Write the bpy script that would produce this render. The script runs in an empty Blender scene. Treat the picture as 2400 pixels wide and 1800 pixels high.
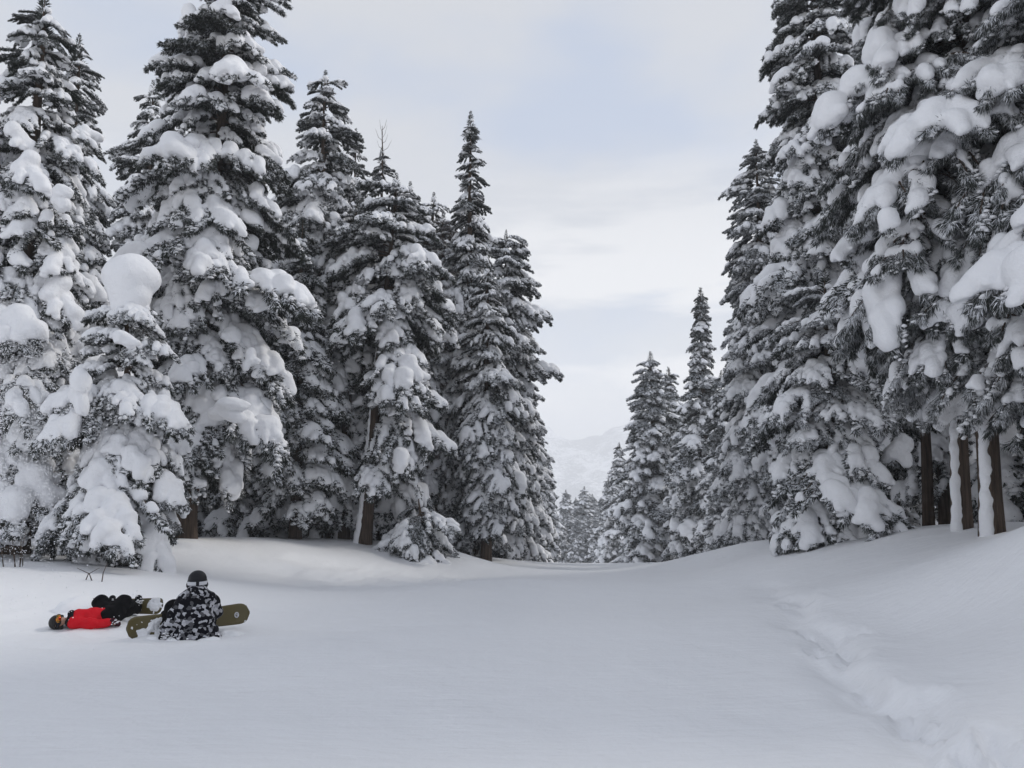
import bpy, math, random
import numpy as np
from mathutils import Matrix, Vector, Euler

random.seed(7)
RNG = np.random.default_rng(7)
PI = math.pi
scene = bpy.context.scene
COL = scene.collection

# ------------------------------------------------------------------ camera
PITCH = math.radians(5.0)
CAM_Z = 1.6
FPX = 1800.0                       # focal length in pixels of a 2400 wide picture
cam_data = bpy.data.cameras.new("camera")
cam_data.sensor_width = 36.0
cam_data.lens = 36.0 * FPX / 2400.0
cam_data.clip_start = 0.05
cam_data.clip_end = 20000.0
cam = bpy.data.objects.new("camera", cam_data)
cam.location = (0, 0, CAM_Z)
cam.rotation_euler = (PI / 2 + PITCH, 0, 0)
COL.objects.link(cam)
scene.camera = cam

# ------------------------------------------------------------------ sky and sun
SUN_EL, SUN_AZ = math.radians(37), math.radians(64)     # azimuth clockwise from +Y (view direction)
world = bpy.data.worlds.new("World")
scene.world = world
world.use_nodes = True
wn, wl = world.node_tree.nodes, world.node_tree.links
wn.clear()
def wnode(t, **kw):
    n = wn.new(t)
    for k, v in kw.items():
        setattr(n, k, v)
    return n
w_out = wnode("ShaderNodeOutputWorld")
w_bg = wnode("ShaderNodeBackground"); w_bg.inputs["Strength"].default_value = 0.1
w_sky = wnode("ShaderNodeTexSky", sky_type='NISHITA', sun_disc=False)
w_sky.sun_elevation = SUN_EL; w_sky.sun_rotation = SUN_AZ
w_sky.air_density = 1.0; w_sky.dust_density = 2.0; w_sky.altitude = 1200
w_tc = wnode("ShaderNodeTexCoord")
w_sep = wnode("ShaderNodeSeparateXYZ"); wl.new(w_tc.outputs["Generated"], w_sep.inputs[0])
def w_noise(scale3, detail, rough=0.55, off=(0, 0, 0)):
    mp = wnode("ShaderNodeMapping"); mp.inputs["Scale"].default_value = scale3; mp.inputs["Location"].default_value = off
    wl.new(w_tc.outputs["Generated"], mp.inputs["Vector"])
    n = wnode("ShaderNodeTexNoise"); n.inputs["Scale"].default_value = 1.0
    n.inputs["Detail"].default_value = detail; n.inputs["Roughness"].default_value = rough
    wl.new(mp.outputs[0], n.inputs["Vector"])
    return n.outputs["Fac"]
def w_math(op, a, b=None, c=None):
    n = wnode("ShaderNodeMath", operation=op)
    for i, v in enumerate((a, b, c)):
        if v is None: continue
        if isinstance(v, (int, float)): n.inputs[i].default_value = v
        else: wl.new(v, n.inputs[i])
    return n.outputs[0]
def w_range(v, a, b, c=0.0, d=1.0):
    n = wnode("ShaderNodeMapRange", interpolation_type='SMOOTHSTEP')
    wl.new(v, n.inputs["Value"])
    n.inputs["From Min"].default_value = a; n.inputs["From Max"].default_value = b
    n.inputs["To Min"].default_value = c; n.inputs["To Max"].default_value = d
    return n.outputs["Result"]
def w_mix(f, a, b):
    n = wnode("ShaderNodeMix", data_type='RGBA')
    if isinstance(f, (int, float)): n.inputs[0].default_value = f
    else: wl.new(f, n.inputs[0])
    for i, v in ((6, a), (7, b)):
        if isinstance(v, tuple): n.inputs[i].default_value = v + (1,)
        else: wl.new(v, n.inputs[i])
    return n.outputs[2]
SKY_A, SKY_B = (10.94, 0.4, 1.0), (7.8, 0.2, 0.5)
# a thin high overcast over the clear sky, whiter low banks towards the horizon (same all the way round)
veil = w_mix(w_range(w_noise((2.1, 2.1, 4.6), 4.0, 0.5, SKY_A), 0.40, 0.60), (4.75, 5.35, 6.55), (6.0, 6.12, 6.4))
base = w_mix(0.88, w_sky.outputs["Color"], veil)
band = w_range(w_noise((2.6, 2.6, 13.0), 5.0, 0.52, SKY_B), 0.47, 0.60)
bank = w_math('MULTIPLY', band, w_range(w_sep.outputs["Z"], 0.42, 0.20))
c1 = w_mix(bank, base, (7.6, 7.65, 7.8))
low = w_range(w_math('ADD', w_sep.outputs["Z"], w_math('MULTIPLY', w_math('SUBTRACT', w_noise((5.5, 5.5, 11.0), 5.0, 0.58, (0.9, 1.7, 0.3)), 0.5), 0.16)), 0.125, 0.055)
c2 = w_mix(low, c1, (8.8, 8.65, 8.4))
wl.new(c2, w_bg.inputs["Color"])
wl.new(w_bg.outputs[0], w_out.inputs["Surface"])

sun_data = bpy.data.lights.new("sun", 'SUN')
sun_data.energy = 1.5
sun_data.angle = math.radians(12)
sun_data.color = (1.0, 0.97, 0.92)
sun = bpy.data.objects.new("sun", sun_data)
sd = Vector((math.sin(SUN_AZ) * math.cos(SUN_EL), math.cos(SUN_AZ) * math.cos(SUN_EL), math.sin(SUN_EL)))
sun.rotation_euler = sd.to_track_quat('Z', 'Y').to_euler()
sun.location = sd * 60
COL.objects.link(sun)

scene.view_settings.view_transform = 'Standard'
scene.view_settings.look = 'None'
scene.view_settings.exposure = 0.22
scene.view_settings.gamma = 1.0
scene.view_settings.use_curve_mapping = False
scene.render.engine = 'CYCLES'
cy = scene.cycles
cy.max_bounces = 8; cy.diffuse_bounces = 7; cy.glossy_bounces = 2; cy.transmission_bounces = 2; cy.transparent_max_bounces = 4
cy.volume_bounces = 3
cy.use_denoising = True

# ------------------------------------------------------------------ helpers
def tag(o, label=None, cat=None, group=None, kind=None):
    if label: o["label"] = label
    if cat: o["category"] = cat
    if group: o["group"] = group
    if kind: o["kind"] = kind
    return o

def hash2(ix, iy, seed):
    h = (ix.astype(np.int64) * 374761393 + iy.astype(np.int64) * 668265263 + seed * 974634777) & 0x7fffffff
    h = ((h ^ (h >> 13)) * 1274126177) & 0x7fffffff
    return ((h ^ (h >> 16)) & 0xffff) / 65535.0
def hash3(ix, iy, iz, seed):
    return hash2(ix + iz.astype(np.int64) * 7919, iy - iz.astype(np.int64) * 104729, seed)
def vnoise2(x, y, seed=0):
    ix, iy = np.floor(x), np.floor(y)
    fx, fy = x - ix, y - iy
    fx = fx * fx * (3 - 2 * fx); fy = fy * fy * (3 - 2 * fy)
    a = hash2(ix, iy, seed); b = hash2(ix + 1, iy, seed); c = hash2(ix, iy + 1, seed); d = hash2(ix + 1, iy + 1, seed)
    return (a * (1 - fx) + b * fx) * (1 - fy) + (c * (1 - fx) + d * fx) * fy - 0.5
def fbm2(x, y, seed=0, oct=4, gain=0.5):
    s, a = 0, 1.0
    for i in range(oct):
        s = s + a * vnoise2(x * 2 ** i + i * 17.3, y * 2 ** i - i * 9.1, seed + i); a *= gain
    return s
def vnoise3(P, f, seed):
    q = P * f
    i = np.floor(q); t = q - i; t = t * t * (3 - 2 * t)
    r = 0
    for dx in (0, 1):
        for dy in (0, 1):
            for dz in (0, 1):
                w = (t[..., 0] if dx else 1 - t[..., 0]) * (t[..., 1] if dy else 1 - t[..., 1]) * (t[..., 2] if dz else 1 - t[..., 2])
                r = r + w * hash3(i[..., 0] + dx, i[..., 1] + dy, i[..., 2] + dz, seed)
    return r - 0.5

def mesh_np(name, V, F, mats=(), mat_idx=None, smooth=True):
    """mesh from vertex array and a list of face arrays (tris and / or quads)"""
    if isinstance(F, np.ndarray): F = [F]
    F = [f for f in F if len(f)]
    me = bpy.data.meshes.new(name)
    me.vertices.add(len(V)); me.vertices.foreach_set("co", np.asarray(V, np.float32).ravel())
    loops = np.concatenate([f.ravel() for f in F]) if F else np.zeros(0, int)
    sizes = np.concatenate([np.full(len(f), f.shape[1]) for f in F]) if F else np.zeros(0, int)
    me.loops.add(len(loops)); me.loops.foreach_set("vertex_index", loops.astype(np.int32))
    me.polygons.add(len(sizes))
    starts = np.concatenate([[0], np.cumsum(sizes)[:-1]]) if len(sizes) else sizes
    me.polygons.foreach_set("loop_start", starts.astype(np.int32))
    if mat_idx is not None: me.polygons.foreach_set("material_index", np.asarray(mat_idx, np.int32))
    for m in mats: me.materials.append(m)
    me.polygons.foreach_set("use_smooth", np.full(len(sizes), smooth))
    me.update(calc_edges=True)
    me.validate()
    return me

def link(name, data, parent=None, M=None):
    o = bpy.data.objects.new(name, data)
    COL.objects.link(o)
    if parent: o.parent = parent
    if M is not None: o.matrix_local = M
    return o

def surface_nets(F, o, h):
    s = F < 0
    nx, ny, nz = F.shape
    cnt = np.zeros((nx - 1, ny - 1, nz - 1), np.int8)
    for dx in (0, 1):
        for dy in (0, 1):
            for dz in (0, 1):
                cnt += s[dx:nx - 1 + dx, dy:ny - 1 + dy, dz:nz - 1 + dz]
    act = (cnt > 0) & (cnt < 8)
    cells = np.argwhere(act)
    idx = np.full(act.shape, -1, np.int64); idx[act] = np.arange(len(cells))
    acc = np.zeros((len(cells), 3)); num = np.zeros(len(cells))
    cor = [(a, b, c) for a in (0, 1) for b in (0, 1) for c in (0, 1)]
    for a in cor:
        for ax in range(3):
            if a[ax]: continue
            b = list(a); b[ax] = 1
            fa = F[cells[:, 0] + a[0], cells[:, 1] + a[1], cells[:, 2] + a[2]]
            fb = F[cells[:, 0] + b[0], cells[:, 1] + b[1], cells[:, 2] + b[2]]
            m = (fa < 0) != (fb < 0)
            t = fa[m] / (fa[m] - fb[m])
            p = np.tile(np.array(a, float), (m.sum(), 1)); p[:, ax] += t
            acc[m] += p; num[m] += 1
    V = (cells + acc / num[:, None]) * h + np.asarray(o)
    quads = []
    for ax in range(3):
        u, v = (ax + 1) % 3, (ax + 2) % 3
        sl0 = [slice(None)] * 3; sl1 = [slice(None)] * 3
        sl0[ax] = slice(0, -1); sl1[ax] = slice(1, None)
        A, B = s[tuple(sl0)], s[tuple(sl1)]
        e = np.argwhere(A != B)
        e = e[(e[:, u] > 0) & (e[:, v] > 0) & (e[:, u] < F.shape[u] - 1) & (e[:, v] < F.shape[v] - 1)]
        inside = A[e[:, 0], e[:, 1], e[:, 2]]
        du = np.zeros(3, int); du[u] = 1
        dv = np.zeros(3, int); dv[v] = 1
        def g(q): return idx[q[:, 0], q[:, 1], q[:, 2]]
        q = np.stack([g(e - du - dv), g(e - dv), g(e), g(e - du)], 1)
        q[~inside] = q[~inside][:, ::-1]
        quads.append(q)
    return V, np.concatenate(quads)

def blob(prims, h, k, noise=0.0, nf=4.0, seed=0, noise2=0.0, nf2=12.0, extra=None):
    """smooth union of round cones. prim = (a, b, ra, rb, zsquash, flat): flat = how far below its axis a piece of snow reaches, in radii (None = round)"""
    P = [(np.asarray(a, float), np.asarray(b, float), ra, rb, zs, fl) for a, b, ra, rb, zs, fl in prims]
    pad = 3 * h + 2 * k + noise
    lo = np.min([np.minimum(a, b) - max(ra, rb) for a, b, ra, rb, zs, fl in P], 0) - pad
    hi = np.max([np.maximum(a, b) + max(ra, rb) for a, b, ra, rb, zs, fl in P], 0) + pad
    n = np.ceil((hi - lo) / h).astype(int) + 1
    S = np.full(n, 1e-9)
    ax = [lo[i] + h * np.arange(n[i]) for i in range(3)]
    for a, b, ra, rb, zs, fl in P:
        R = max(ra, rb) + 6 * k + h
        l = np.maximum(((np.minimum(a, b) - R - lo) / h).astype(int), 0)
        u = np.minimum(((np.maximum(a, b) + R - lo) / h).astype(int) + 2, n)
        sl = tuple(slice(l[i], u[i]) for i in range(3))
        X, Y, Z = np.meshgrid(ax[0][sl[0]], ax[1][sl[1]], ax[2][sl[2]], indexing='ij')
        ba = b - a; L2 = max(ba @ ba, 1e-9)
        px, py, pz = X - a[0], Y - a[1], Z - a[2]
        t = np.clip((px * ba[0] + py * ba[1] + pz * ba[2]) / L2, 0, 1)
        r = ra + (rb - ra) * t
        dz = pz - t * ba[2]
        d = np.sqrt((px - t * ba[0]) ** 2 + (py - t * ba[1]) ** 2 + (dz * zs) ** 2) - r
        if fl is not None: d = np.maximum(d, -dz - fl * r)
        S[sl] += np.exp(-np.clip(d / k, -30, 30))
    F = -k * np.log(S)
    F = np.minimum(F, 6 * k)
    if noise or noise2:
        X, Y, Z = np.meshgrid(*ax, indexing='ij')
        Q = np.stack([X, Y, Z], -1)
        m = np.abs(F) < (noise + noise2 + 2 * h)
        if noise: F[m] += noise * 2 * vnoise3(Q[m], nf, seed)
        if noise2: F[m] += noise2 * 2 * vnoise3(Q[m], nf2, seed + 5)
    if extra is not None:
        X, Y, Z = np.meshgrid(*ax, indexing='ij')
        F = extra(F, X, Y, Z)
    F[0] = F[-1] = 1; F[:, 0] = F[:, -1] = 1; F[:, :, 0] = F[:, :, -1] = 1
    return surface_nets(F, lo, h)

def tube(pts, rad, sides=8, cap=True):
    pts = np.asarray(pts, float); n = len(pts)
    T = np.gradient(pts, axis=0); T /= np.linalg.norm(T, axis=1)[:, None] + 1e-9
    ref = np.array([0, 0, 1.0]) if abs(T[0][2]) < 0.9 else np.array([1.0, 0, 0])
    V = []
    a = np.linspace(0, 2 * PI, sides, endpoint=False)
    for i in range(n):
        u = np.cross(T[i], ref); u /= np.linalg.norm(u) + 1e-9
        w = np.cross(T[i], u)
        r = rad[i] if np.ndim(rad[i]) else np.full(sides, rad[i])
        V.append(pts[i] + (np.cos(a) * r)[:, None] * u + (np.sin(a) * r)[:, None] * w)
    V = np.concatenate(V)
    i, j = np.meshgrid(np.arange(n - 1), np.arange(sides), indexing='ij')
    j2 = (j + 1) % sides
    F = np.stack([i * sides + j, i * sides + j2, (i + 1) * sides + j2, (i + 1) * sides + j], -1).reshape(-1, 4)[:, ::-1]
    return V, F

def merge(parts):
    """parts: list of (V, F quads or tris) -> V, [tris], [quads]"""
    Vs, T, Q, o = [], [], [], 0
    for V, F in parts:
        Vs.append(V)
        (T if F.shape[1] == 3 else Q).append(F + o); o += len(V)
    return np.concatenate(Vs), (np.concatenate(T) if T else np.zeros((0, 3), int)), (np.concatenate(Q) if Q else np.zeros((0, 4), int))

# ------------------------------------------------------------------ materials
def material(name, col, rough=0.7, spec=0.3):
    m = bpy.data.materials.new(name); m.use_nodes = True
    b = m.node_tree.nodes["Principled BSDF"]
    b.inputs["Base Color"].default_value = (*col, 1)
    b.inputs["Roughness"].default_value = rough
    b.inputs["Specular IOR Level"].default_value = spec
    return m, m.node_tree.nodes, m.node_tree.links, b
def N(nodes, t, **kw):
    n = nodes.new(t)
    for k, v in kw.items():
        if k.startswith("i_"): n.inputs[k[2:]].default_value = v
        else: setattr(n, k, v)
    return n

SNOW = (0.90, 0.90, 0.915)
# snow lying on boughs
M_SNOW, n_, l_, b_ = material("bough_snow", SNOW, 0.65, 0.2)
tc = N(n_, "ShaderNodeTexCoord")
nz = N(n_, "ShaderNodeTexNoise", i_Scale=8.0, i_Detail=7.0, i_Roughness=0.68); l_.new(tc.outputs["Object"], nz.inputs["Vector"])
bp = N(n_, "ShaderNodeBump", i_Strength=0.6, i_Distance=0.06); l_.new(nz.outputs["Fac"], bp.inputs["Height"]); l_.new(bp.outputs[0], b_.inputs["Normal"])
# snow of the slope: fine grain, faint scraped streaks
M_GROUND, n_, l_, b_ = material("piste_snow", (0.90, 0.90, 0.91), 0.6, 0.25)
tc = N(n_, "ShaderNodeTexCoord")
mp = N(n_, "ShaderNodeMapping"); mp.inputs["Rotation"].default_value = (0, 0, math.radians(-32)); mp.inputs["Scale"].default_value = (0.9, 7.0, 1.0)
l_.new(tc.outputs["Object"], mp.inputs["Vector"])
n1 = N(n_, "ShaderNodeTexNoise", i_Scale=1.6, i_Detail=6.0, i_Roughness=0.62); l_.new(mp.outputs[0], n1.inputs["Vector"])
n2 = N(n_, "ShaderNodeTexNoise", i_Scale=14.0, i_Detail=6.0, i_Roughness=0.7); l_.new(tc.outputs["Object"], n2.inputs["Vector"])
n3 = N(n_, "ShaderNodeTexNoise", i_Scale=1.7, i_Detail=4.0, i_Roughness=0.55); l_.new(tc.outputs["Object"], n3.inputs["Vector"])
b1 = N(n_, "ShaderNodeBump", i_Strength=0.30, i_Distance=0.06); l_.new(n1.outputs["Fac"], b1.inputs["Height"])
b2 = N(n_, "ShaderNodeBump", i_Strength=0.35, i_Distance=0.025); l_.new(n2.outputs["Fac"], b2.inputs["Height"]); l_.new(b1.outputs[0], b2.inputs["Normal"])
b3 = N(n_, "ShaderNodeBump", i_Strength=0.35, i_Distance=0.12); l_.new(n3.outputs["Fac"], b3.inputs["Height"]); l_.new(b2.outputs[0], b3.inputs["Normal"])
l_.new(b3.outputs[0], b_.inputs["Normal"])

def foliage_material(name, dark, light, frost):
    m, n, l, b = material(name, dark, 0.75, 0.2)
    tc = N(n, "ShaderNodeTexCoord"); g = N(n, "ShaderNodeNewGeometry")
    nz = N(n, "ShaderNodeTexNoise", i_Scale=3.0, i_Detail=3.0); l.new(tc.outputs["Object"], nz.inputs["Vector"])
    oi = N(n, "ShaderNodeObjectInfo")
    mx = N(n, "ShaderNodeMix", data_type='RGBA'); mx.inputs[6].default_value = (*dark, 1); mx.inputs[7].default_value = (*light, 1)
    l.new(nz.outputs["Fac"], mx.inputs[0])
    # rime and dusted snow settles on the upper faces of the sprays
    sp = N(n, "ShaderNodeSeparateXYZ"); l.new(g.outputs["Normal"], sp.inputs[0])
    nf = N(n, "ShaderNodeTexNoise", i_Scale=7.0, i_Detail=3.0); l.new(tc.outputs["Object"], nf.inputs["Vector"])
    ad = N(n, "ShaderNodeMath", operation='MULTIPLY_ADD'); l.new(nf.outputs["Fac"], ad.inputs[0]); ad.inputs[1].default_value = 1.3; l.new(sp.outputs["Z"], ad.inputs[2])
    mr = N(n, "ShaderNodeMapRange"); l.new(ad.outputs[0], mr.inputs["Value"])
    mr.inputs["From Min"].default_value = 1.25 - frost; mr.inputs["From Max"].default_value = 1.55 - frost
    m2 = N(n, "ShaderNodeMix", data_type='RGBA'); m2.inputs[7].default_value = (0.78, 0.79, 0.82, 1)
    l.new(mr.outputs[0], m2.inputs[0]); l.new(mx.outputs[2], m2.inputs[6]); l.new(m2.outputs[2], b.inputs["Base Color"])
    return m
M_LEAF = foliage_material("cedar_foliage", (0.022, 0.027, 0.023), (0.052, 0.058, 0.050), 0.31)
M_FROST = foliage_material("frosted_foliage", (0.030, 0.036, 0.032), (0.070, 0.076, 0.070), 0.46)
M_DRY = foliage_material("browned_foliage", (0.060, 0.040, 0.028), (0.105, 0.070, 0.045), 0.34)

M_BARK, n_, l_, b_ = material("cedar_bark", (0.09, 0.065, 0.048), 0.9, 0.1)
tc = N(n_, "ShaderNodeTexCoord")
mp = N(n_, "ShaderNodeMapping"); mp.inputs["Scale"].default_value = (14, 14, 0.9); l_.new(tc.outputs["Object"], mp.inputs["Vector"])
n1 = N(n_, "ShaderNodeTexNoise", i_Scale=1.5, i_Detail=6.0, i_Roughness=0.65); l_.new(mp.outputs[0], n1.inputs["Vector"])
cr = N(n_, "ShaderNodeValToRGB"); cr.color_ramp.elements[0].position = 0.3; cr.color_ramp.elements[0].color = (0.035, 0.027, 0.022, 1)
cr.color_ramp.elements[1].position = 0.75; cr.color_ramp.elements[1].color = (0.15, 0.11, 0.085, 1)
l_.new(n1.outputs["Fac"], cr.inputs[0]); l_.new(cr.outputs[0], b_.inputs["Base Color"])
bp = N(n_, "ShaderNodeBump", i_Strength=0.8, i_Distance=0.04); l_.new(n1.outputs["Fac"], bp.inputs["Height"]); l_.new(bp.outputs[0], b_.inputs["Normal"])

# ------------------------------------------------------------------ terrain
def P(y):
    y = np.asarray(y, float)
    yc = np.clip(y, -60, 41)
    p = -(0.0651 * yc + 0.000956 * np.where(yc > 0, yc, 0) ** 2)
    s0 = 0.0651 + 2 * 0.000956 * 41
    f = np.clip(y - 41, 0, None)
    p = p - s0 * f - 0.00006 * np.clip(f, 0, 1600) ** 2 * np.exp(-np.clip(f - 100, 0, None) / 900)
    return p
CTRL = np.array([
    # x, y, height above the slope profile
    (0, 2, 0), (-3, 4, 0), (3, 3, .0), (0, 8, 0), (0, 14, 0), (0, 20, 0), (1, 28, 0), (2, 36, 0), (3, 45, 0), (6, 36, 0), (4, 20, 0.02), (5, 28, .06), (-3, 10, 0),
    (-3, 17, 0), (-5.5, 10.6, 0.02), (-8, 9, .05), (-3.7, 9, -.02), (-5, 13, .08), (-12, 6, .15), (-8.3, 12.5, .42), (-12, 13, .6),
    (-7.75, 15.5, .52), (-11.1, 17, .80), (-8.6, 20.5, .98), (-7.1, 24.3, 1.0), (-4.7, 27, .85), (-2.3, 28.2, .72), (-.9, 29.6, .10), (-6.3, 19, .2), (-4.0, 22.5, .08), (-2, 25, .04),
    (-12, 24, 1.0), (-10, 35, 1.0), (-5, 40, .6), (-2.2, 33, .5), (-20, 20, 1.1), (-20, 40, 1.0), (-1, 45, 0), (1, 60, 0), (-8, 60, .4), (-15, 80, .3),
    (4.6, 6.2, .42), (5.2, 9, .52), (5.6, 14, .42), (7.8, 20, 1.05), (8.4, 16, 1.25), (8.2, 27, .92), (9.2, 34, .2), (6.2, 24, .25), (6.3, 9, 1.35), (8, 7, 1.7), (3.2, 6, .06), (3.4, 9.5, .06), (3.6, 14, .05),
    (11, 13, 1.55), (14, 20, 1.2), (12, 28, 1.0), (15, 36, .6), (20, 16, 1.8), (10, 45, .05), (11, 55, .05), (10, 80, 0), (20, 60, .5), (25, 90, .3),
    (6, 0, 1.2), (-12, -5, .3), (0, -10, 0), (12, -8, 1.8), (60, 20, 2), (-60, 20, 1.5), (60, 120, 1), (-60, 120, 1), (0, 160, 0), (0, 110, 0), (-60, -40, 1.5), (60, -40, 2), (0, -40, .2),
], float)
_d = np.sqrt(((CTRL[:, None, :2] - CTRL[None, :, :2]) ** 2).sum(-1) + 1.2 ** 2)
_w = np.linalg.solve(_d + np.eye(len(CTRL)) * 0.02, CTRL[:, 2])
_pr = random.Random(12)
PITS = []
for _k in range(26):                  # boot holes along the gully
    _y = _pr.uniform(4.6, 14.5); _x = float(np.interp(_y, [5.0, 6.76, 9.16, 10.8, 14.3], [2.84, 3.04, 3.71, 4.03, 4.76]))
    PITS.append((_x + _pr.uniform(-.22, .4), _y, _pr.uniform(.08, .15), _pr.uniform(.04, .10)))
def ground(x, y):
    x = np.asarray(x, float); y = np.asarray(y, float)
    xc, yc = np.clip(x, -60, 60), np.clip(y, -40, 160)
    o = np.zeros(np.broadcast(x, y).shape)
    for (cx, cy_, _), w in zip(CTRL, _w):
        o = o + w * np.sqrt((xc - cx) ** 2 + (yc - cy_) ** 2 + 1.44)
    o = np.clip(o, -0.3, 2.6)
    h = P(y) + o
    near = np.exp(-np.clip(y - 30, 0, None) / 40)
    h = h + 0.10 * fbm2(x * 0.28, y * 0.28, 3, 3) * near
    # softly scraped furrows running up to the right across the piste
    u = x * 0.53 - y * 0.85
    v = x * 0.85 + y * 0.53
    h = h + 0.014 * fbm2(u * 1.7, v * 0.22, 11, 4, 0.55) * near
    h = h + 0.012 * fbm2(x * 2.3, y * 2.3, 21, 3) * near
    # churned patches on the left bank foot
    m = np.exp(-(((x + 3.6) / 3.2) ** 2 + ((y - 20.5) / 3.0) ** 2)) + 0.6 * np.exp(-(((x + 8) / 2.5) ** 2 + ((y - 11.5) / 1.5) ** 2))
    h = h + 0.16 * m * fbm2(x * 1.5, y * 1.0, 31, 4, 0.6)
    # trodden gully from the right bottom up towards the bank
    tx = np.interp(y, [3.5, 5.0, 5.74, 6.76, 9.16, 10.8, 14.3, 16.9, 22], [2.8, 2.84, 2.9, 3.04, 3.71, 4.03, 4.76, 5.06, 5.8])
    wob = tx + 0.10 * np.sin(y * 2.3) + 0.06 * np.sin(y * 5.3 + 1) + .10 * fbm2(y * 1.3, y * 0, 61, 3)
    amp = np.interp(y, [3, 4.5, 9, 13, 18], [1, 1, .8, .45, 0])
    dd = x - wob
    # steep on the right, shallow on the left
    gully = np.where(dd > 0, np.exp(-(dd / 0.13) ** 2), np.exp(-(dd / 0.30) ** 2))
    h = h - 0.13 * amp * gully * (1 + .8 * fbm2(x * 1.5, y * 1.1, 43, 2)) + 0.03 * amp * np.exp(-((dd - 0.42) / 0.24) ** 2)
    foot = np.exp(-((dd - .05) / 0.36) ** 2) * amp
    h = h + 0.085 * foot * fbm2(x * 2.4, y * 1.8, 41, 5, 0.62)
    for px_, py_, pr_, pd_ in PITS:
        m_ = (np.abs(x - px_) < .5) & (np.abs(y - py_) < .7)
        if np.any(m_):
            q_ = ((x - px_) / pr_) ** 2 + ((y - py_) / (pr_ * 1.5)) ** 2
            h = h - np.where(m_, pd_ * np.exp(-q_ ** 2) - .35 * pd_ * np.exp(-(np.sqrt(q_) - 1.45) ** 2 / .09), 0)
    h = h + 0.09 * np.exp(-((x + 4.9) / 1.9) ** 2 - ((y - 10.3) / 1.0) ** 2) * fbm2(x * 2.1, y * 2.1, 71, 4, .6)
    # hollow where the lying rider slid in
    h = h - 0.05 * np.exp(-(((x + 5.75) / 0.7) ** 2 + ((y - 10.45) / 0.28) ** 2)) + 0.10 * np.exp(-(((x + 6.0) / 0.55) ** 2 + ((y - 11.4) / 0.22) ** 2))
    return h

def gz(x, y): return float(ground(np.array([x]), np.array([y]))[0])

def pix(u, y):                       # where a column of the photograph stands at depth y
    return (u - 1200.0) / FPX * y
def ztop(v, y):
    Y = (900.0 - v) / FPX
    return CAM_Z + y * (math.sin(PITCH) + math.cos(PITCH) * Y) / (math.cos(PITCH) - math.sin(PITCH) * Y)

ys = [-40, -25, -12, -5, -1, 1, 2]
y = 2.0
while y < 4200:
    y *= 1.0125 if y < 60 else 1.05
    ys.append(y)
ys = np.array(ys)
t = np.linspace(-1, 1, 470)
xs = 7.5 * t + 55 * t ** 5
xs = np.sign(t) * np.where(np.abs(t) < 0.999, np.abs(xs), np.abs(xs))
xs = np.concatenate([[-2500, -900, -300, -130], xs, [130, 300, 900, 2500]])
X, Yg = np.meshgrid(xs, ys, indexing='xy')
Z = ground(X, Yg)
V = np.stack([X, Yg, Z], -1).reshape(-1, 3)
ny, nx = X.shape
i, j = np.meshgrid(np.arange(ny - 1), np.arange(nx - 1), indexing='ij')
Fq = np.stack([i * nx + j, i * nx + j + 1, (i + 1) * nx + j + 1, (i + 1) * nx + j], -1).reshape(-1, 4)
g = link("snowy_ground", mesh_np("snowy_ground", V, Fq, [M_GROUND]))
tag(g, "smooth pale snow of the piste, falling away between the tree walls", kind="structure")

# far mountainside across the valley
M_MTN, n_, l_, b_ = material("mountain_snow", (0.8, 0.8, 0.82), 0.8, 0.1)
tc = N(n_, "ShaderNodeTexCoord")
mp = N(n_, "ShaderNodeMapping"); mp.inputs["Scale"].default_value = (0.004, 0.004, 0.006); l_.new(tc.outputs["Object"], mp.inputs["Vector"])
n1 = N(n_, "ShaderNodeTexNoise", i_Scale=2.2, i_Detail=10.0, i_Roughness=0.68); l_.new(mp.outputs[0], n1.inputs["Vector"])
n2 = N(n_, "ShaderNodeTexNoise", i_Scale=26.0, i_Detail=4.0, i_Roughness=0.6); l_.new(mp.outputs[0], n2.inputs["Vector"])
mm = N(n_, "ShaderNodeMath", operation='MULTIPLY_ADD'); l_.new(n2.outputs["Fac"], mm.inputs[0]); mm.inputs[1].default_value = 0.6; l_.new(n1.outputs["Fac"], mm.inputs[2])
cr = N(n_, "ShaderNodeValToRGB"); cr.color_ramp.elements[0].position = 0.74; cr.color_ramp.elements[0].color = (0.10, 0.11, 0.12, 1)
cr.color_ramp.elements[1].position = 0.92; cr.color_ramp.elements[1].color = (0.86, 0.86, 0.88, 1)
l_.new(mm.outputs[0], cr.inputs[0]); l_.new(cr.outputs[0], b_.inputs["Base Color"])
mx_, my_ = np.meshgrid(np.linspace(-2200, 2600, 200), np.linspace(1700, 3400, 70))
ridge = 95 + 30 * fbm2(mx_ / 700.0, my_ * 0, 5, 4) - 0.00002 * (mx_ - 150) ** 2
mz = P(1700) + (ridge - P(1700)) * np.clip((my_ - 1700) / 1150, 0, 1) ** 0.85 + 150 * fbm2(mx_ / 260.0, my_ / 420.0, 9, 5, 0.5) * np.clip((my_ - 1700) / 500, 0, 1)
mz = np.where(my_ > 2900, mz - (my_ - 2900) * 0.3, mz)
V = np.stack([mx_, my_, mz], -1).reshape(-1, 3)
ny, nx = mx_.shape
i, j = np.meshgrid(np.arange(ny - 1), np.arange(nx - 1), indexing='ij')
Fq = np.stack([i * nx + j, i * nx + j + 1, (i + 1) * nx + j + 1, (i + 1) * nx + j], -1).reshape(-1, 4)
mt = link("mountain", mesh_np("mountain", V, Fq, [M_MTN]))
tag(mt, "pale snowy mountainside far across the valley, fading into cloud", kind="structure")
MTN_TOP = float(mz.max()); LOWEST = float(min(Z.min(), mz.min()))

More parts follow.
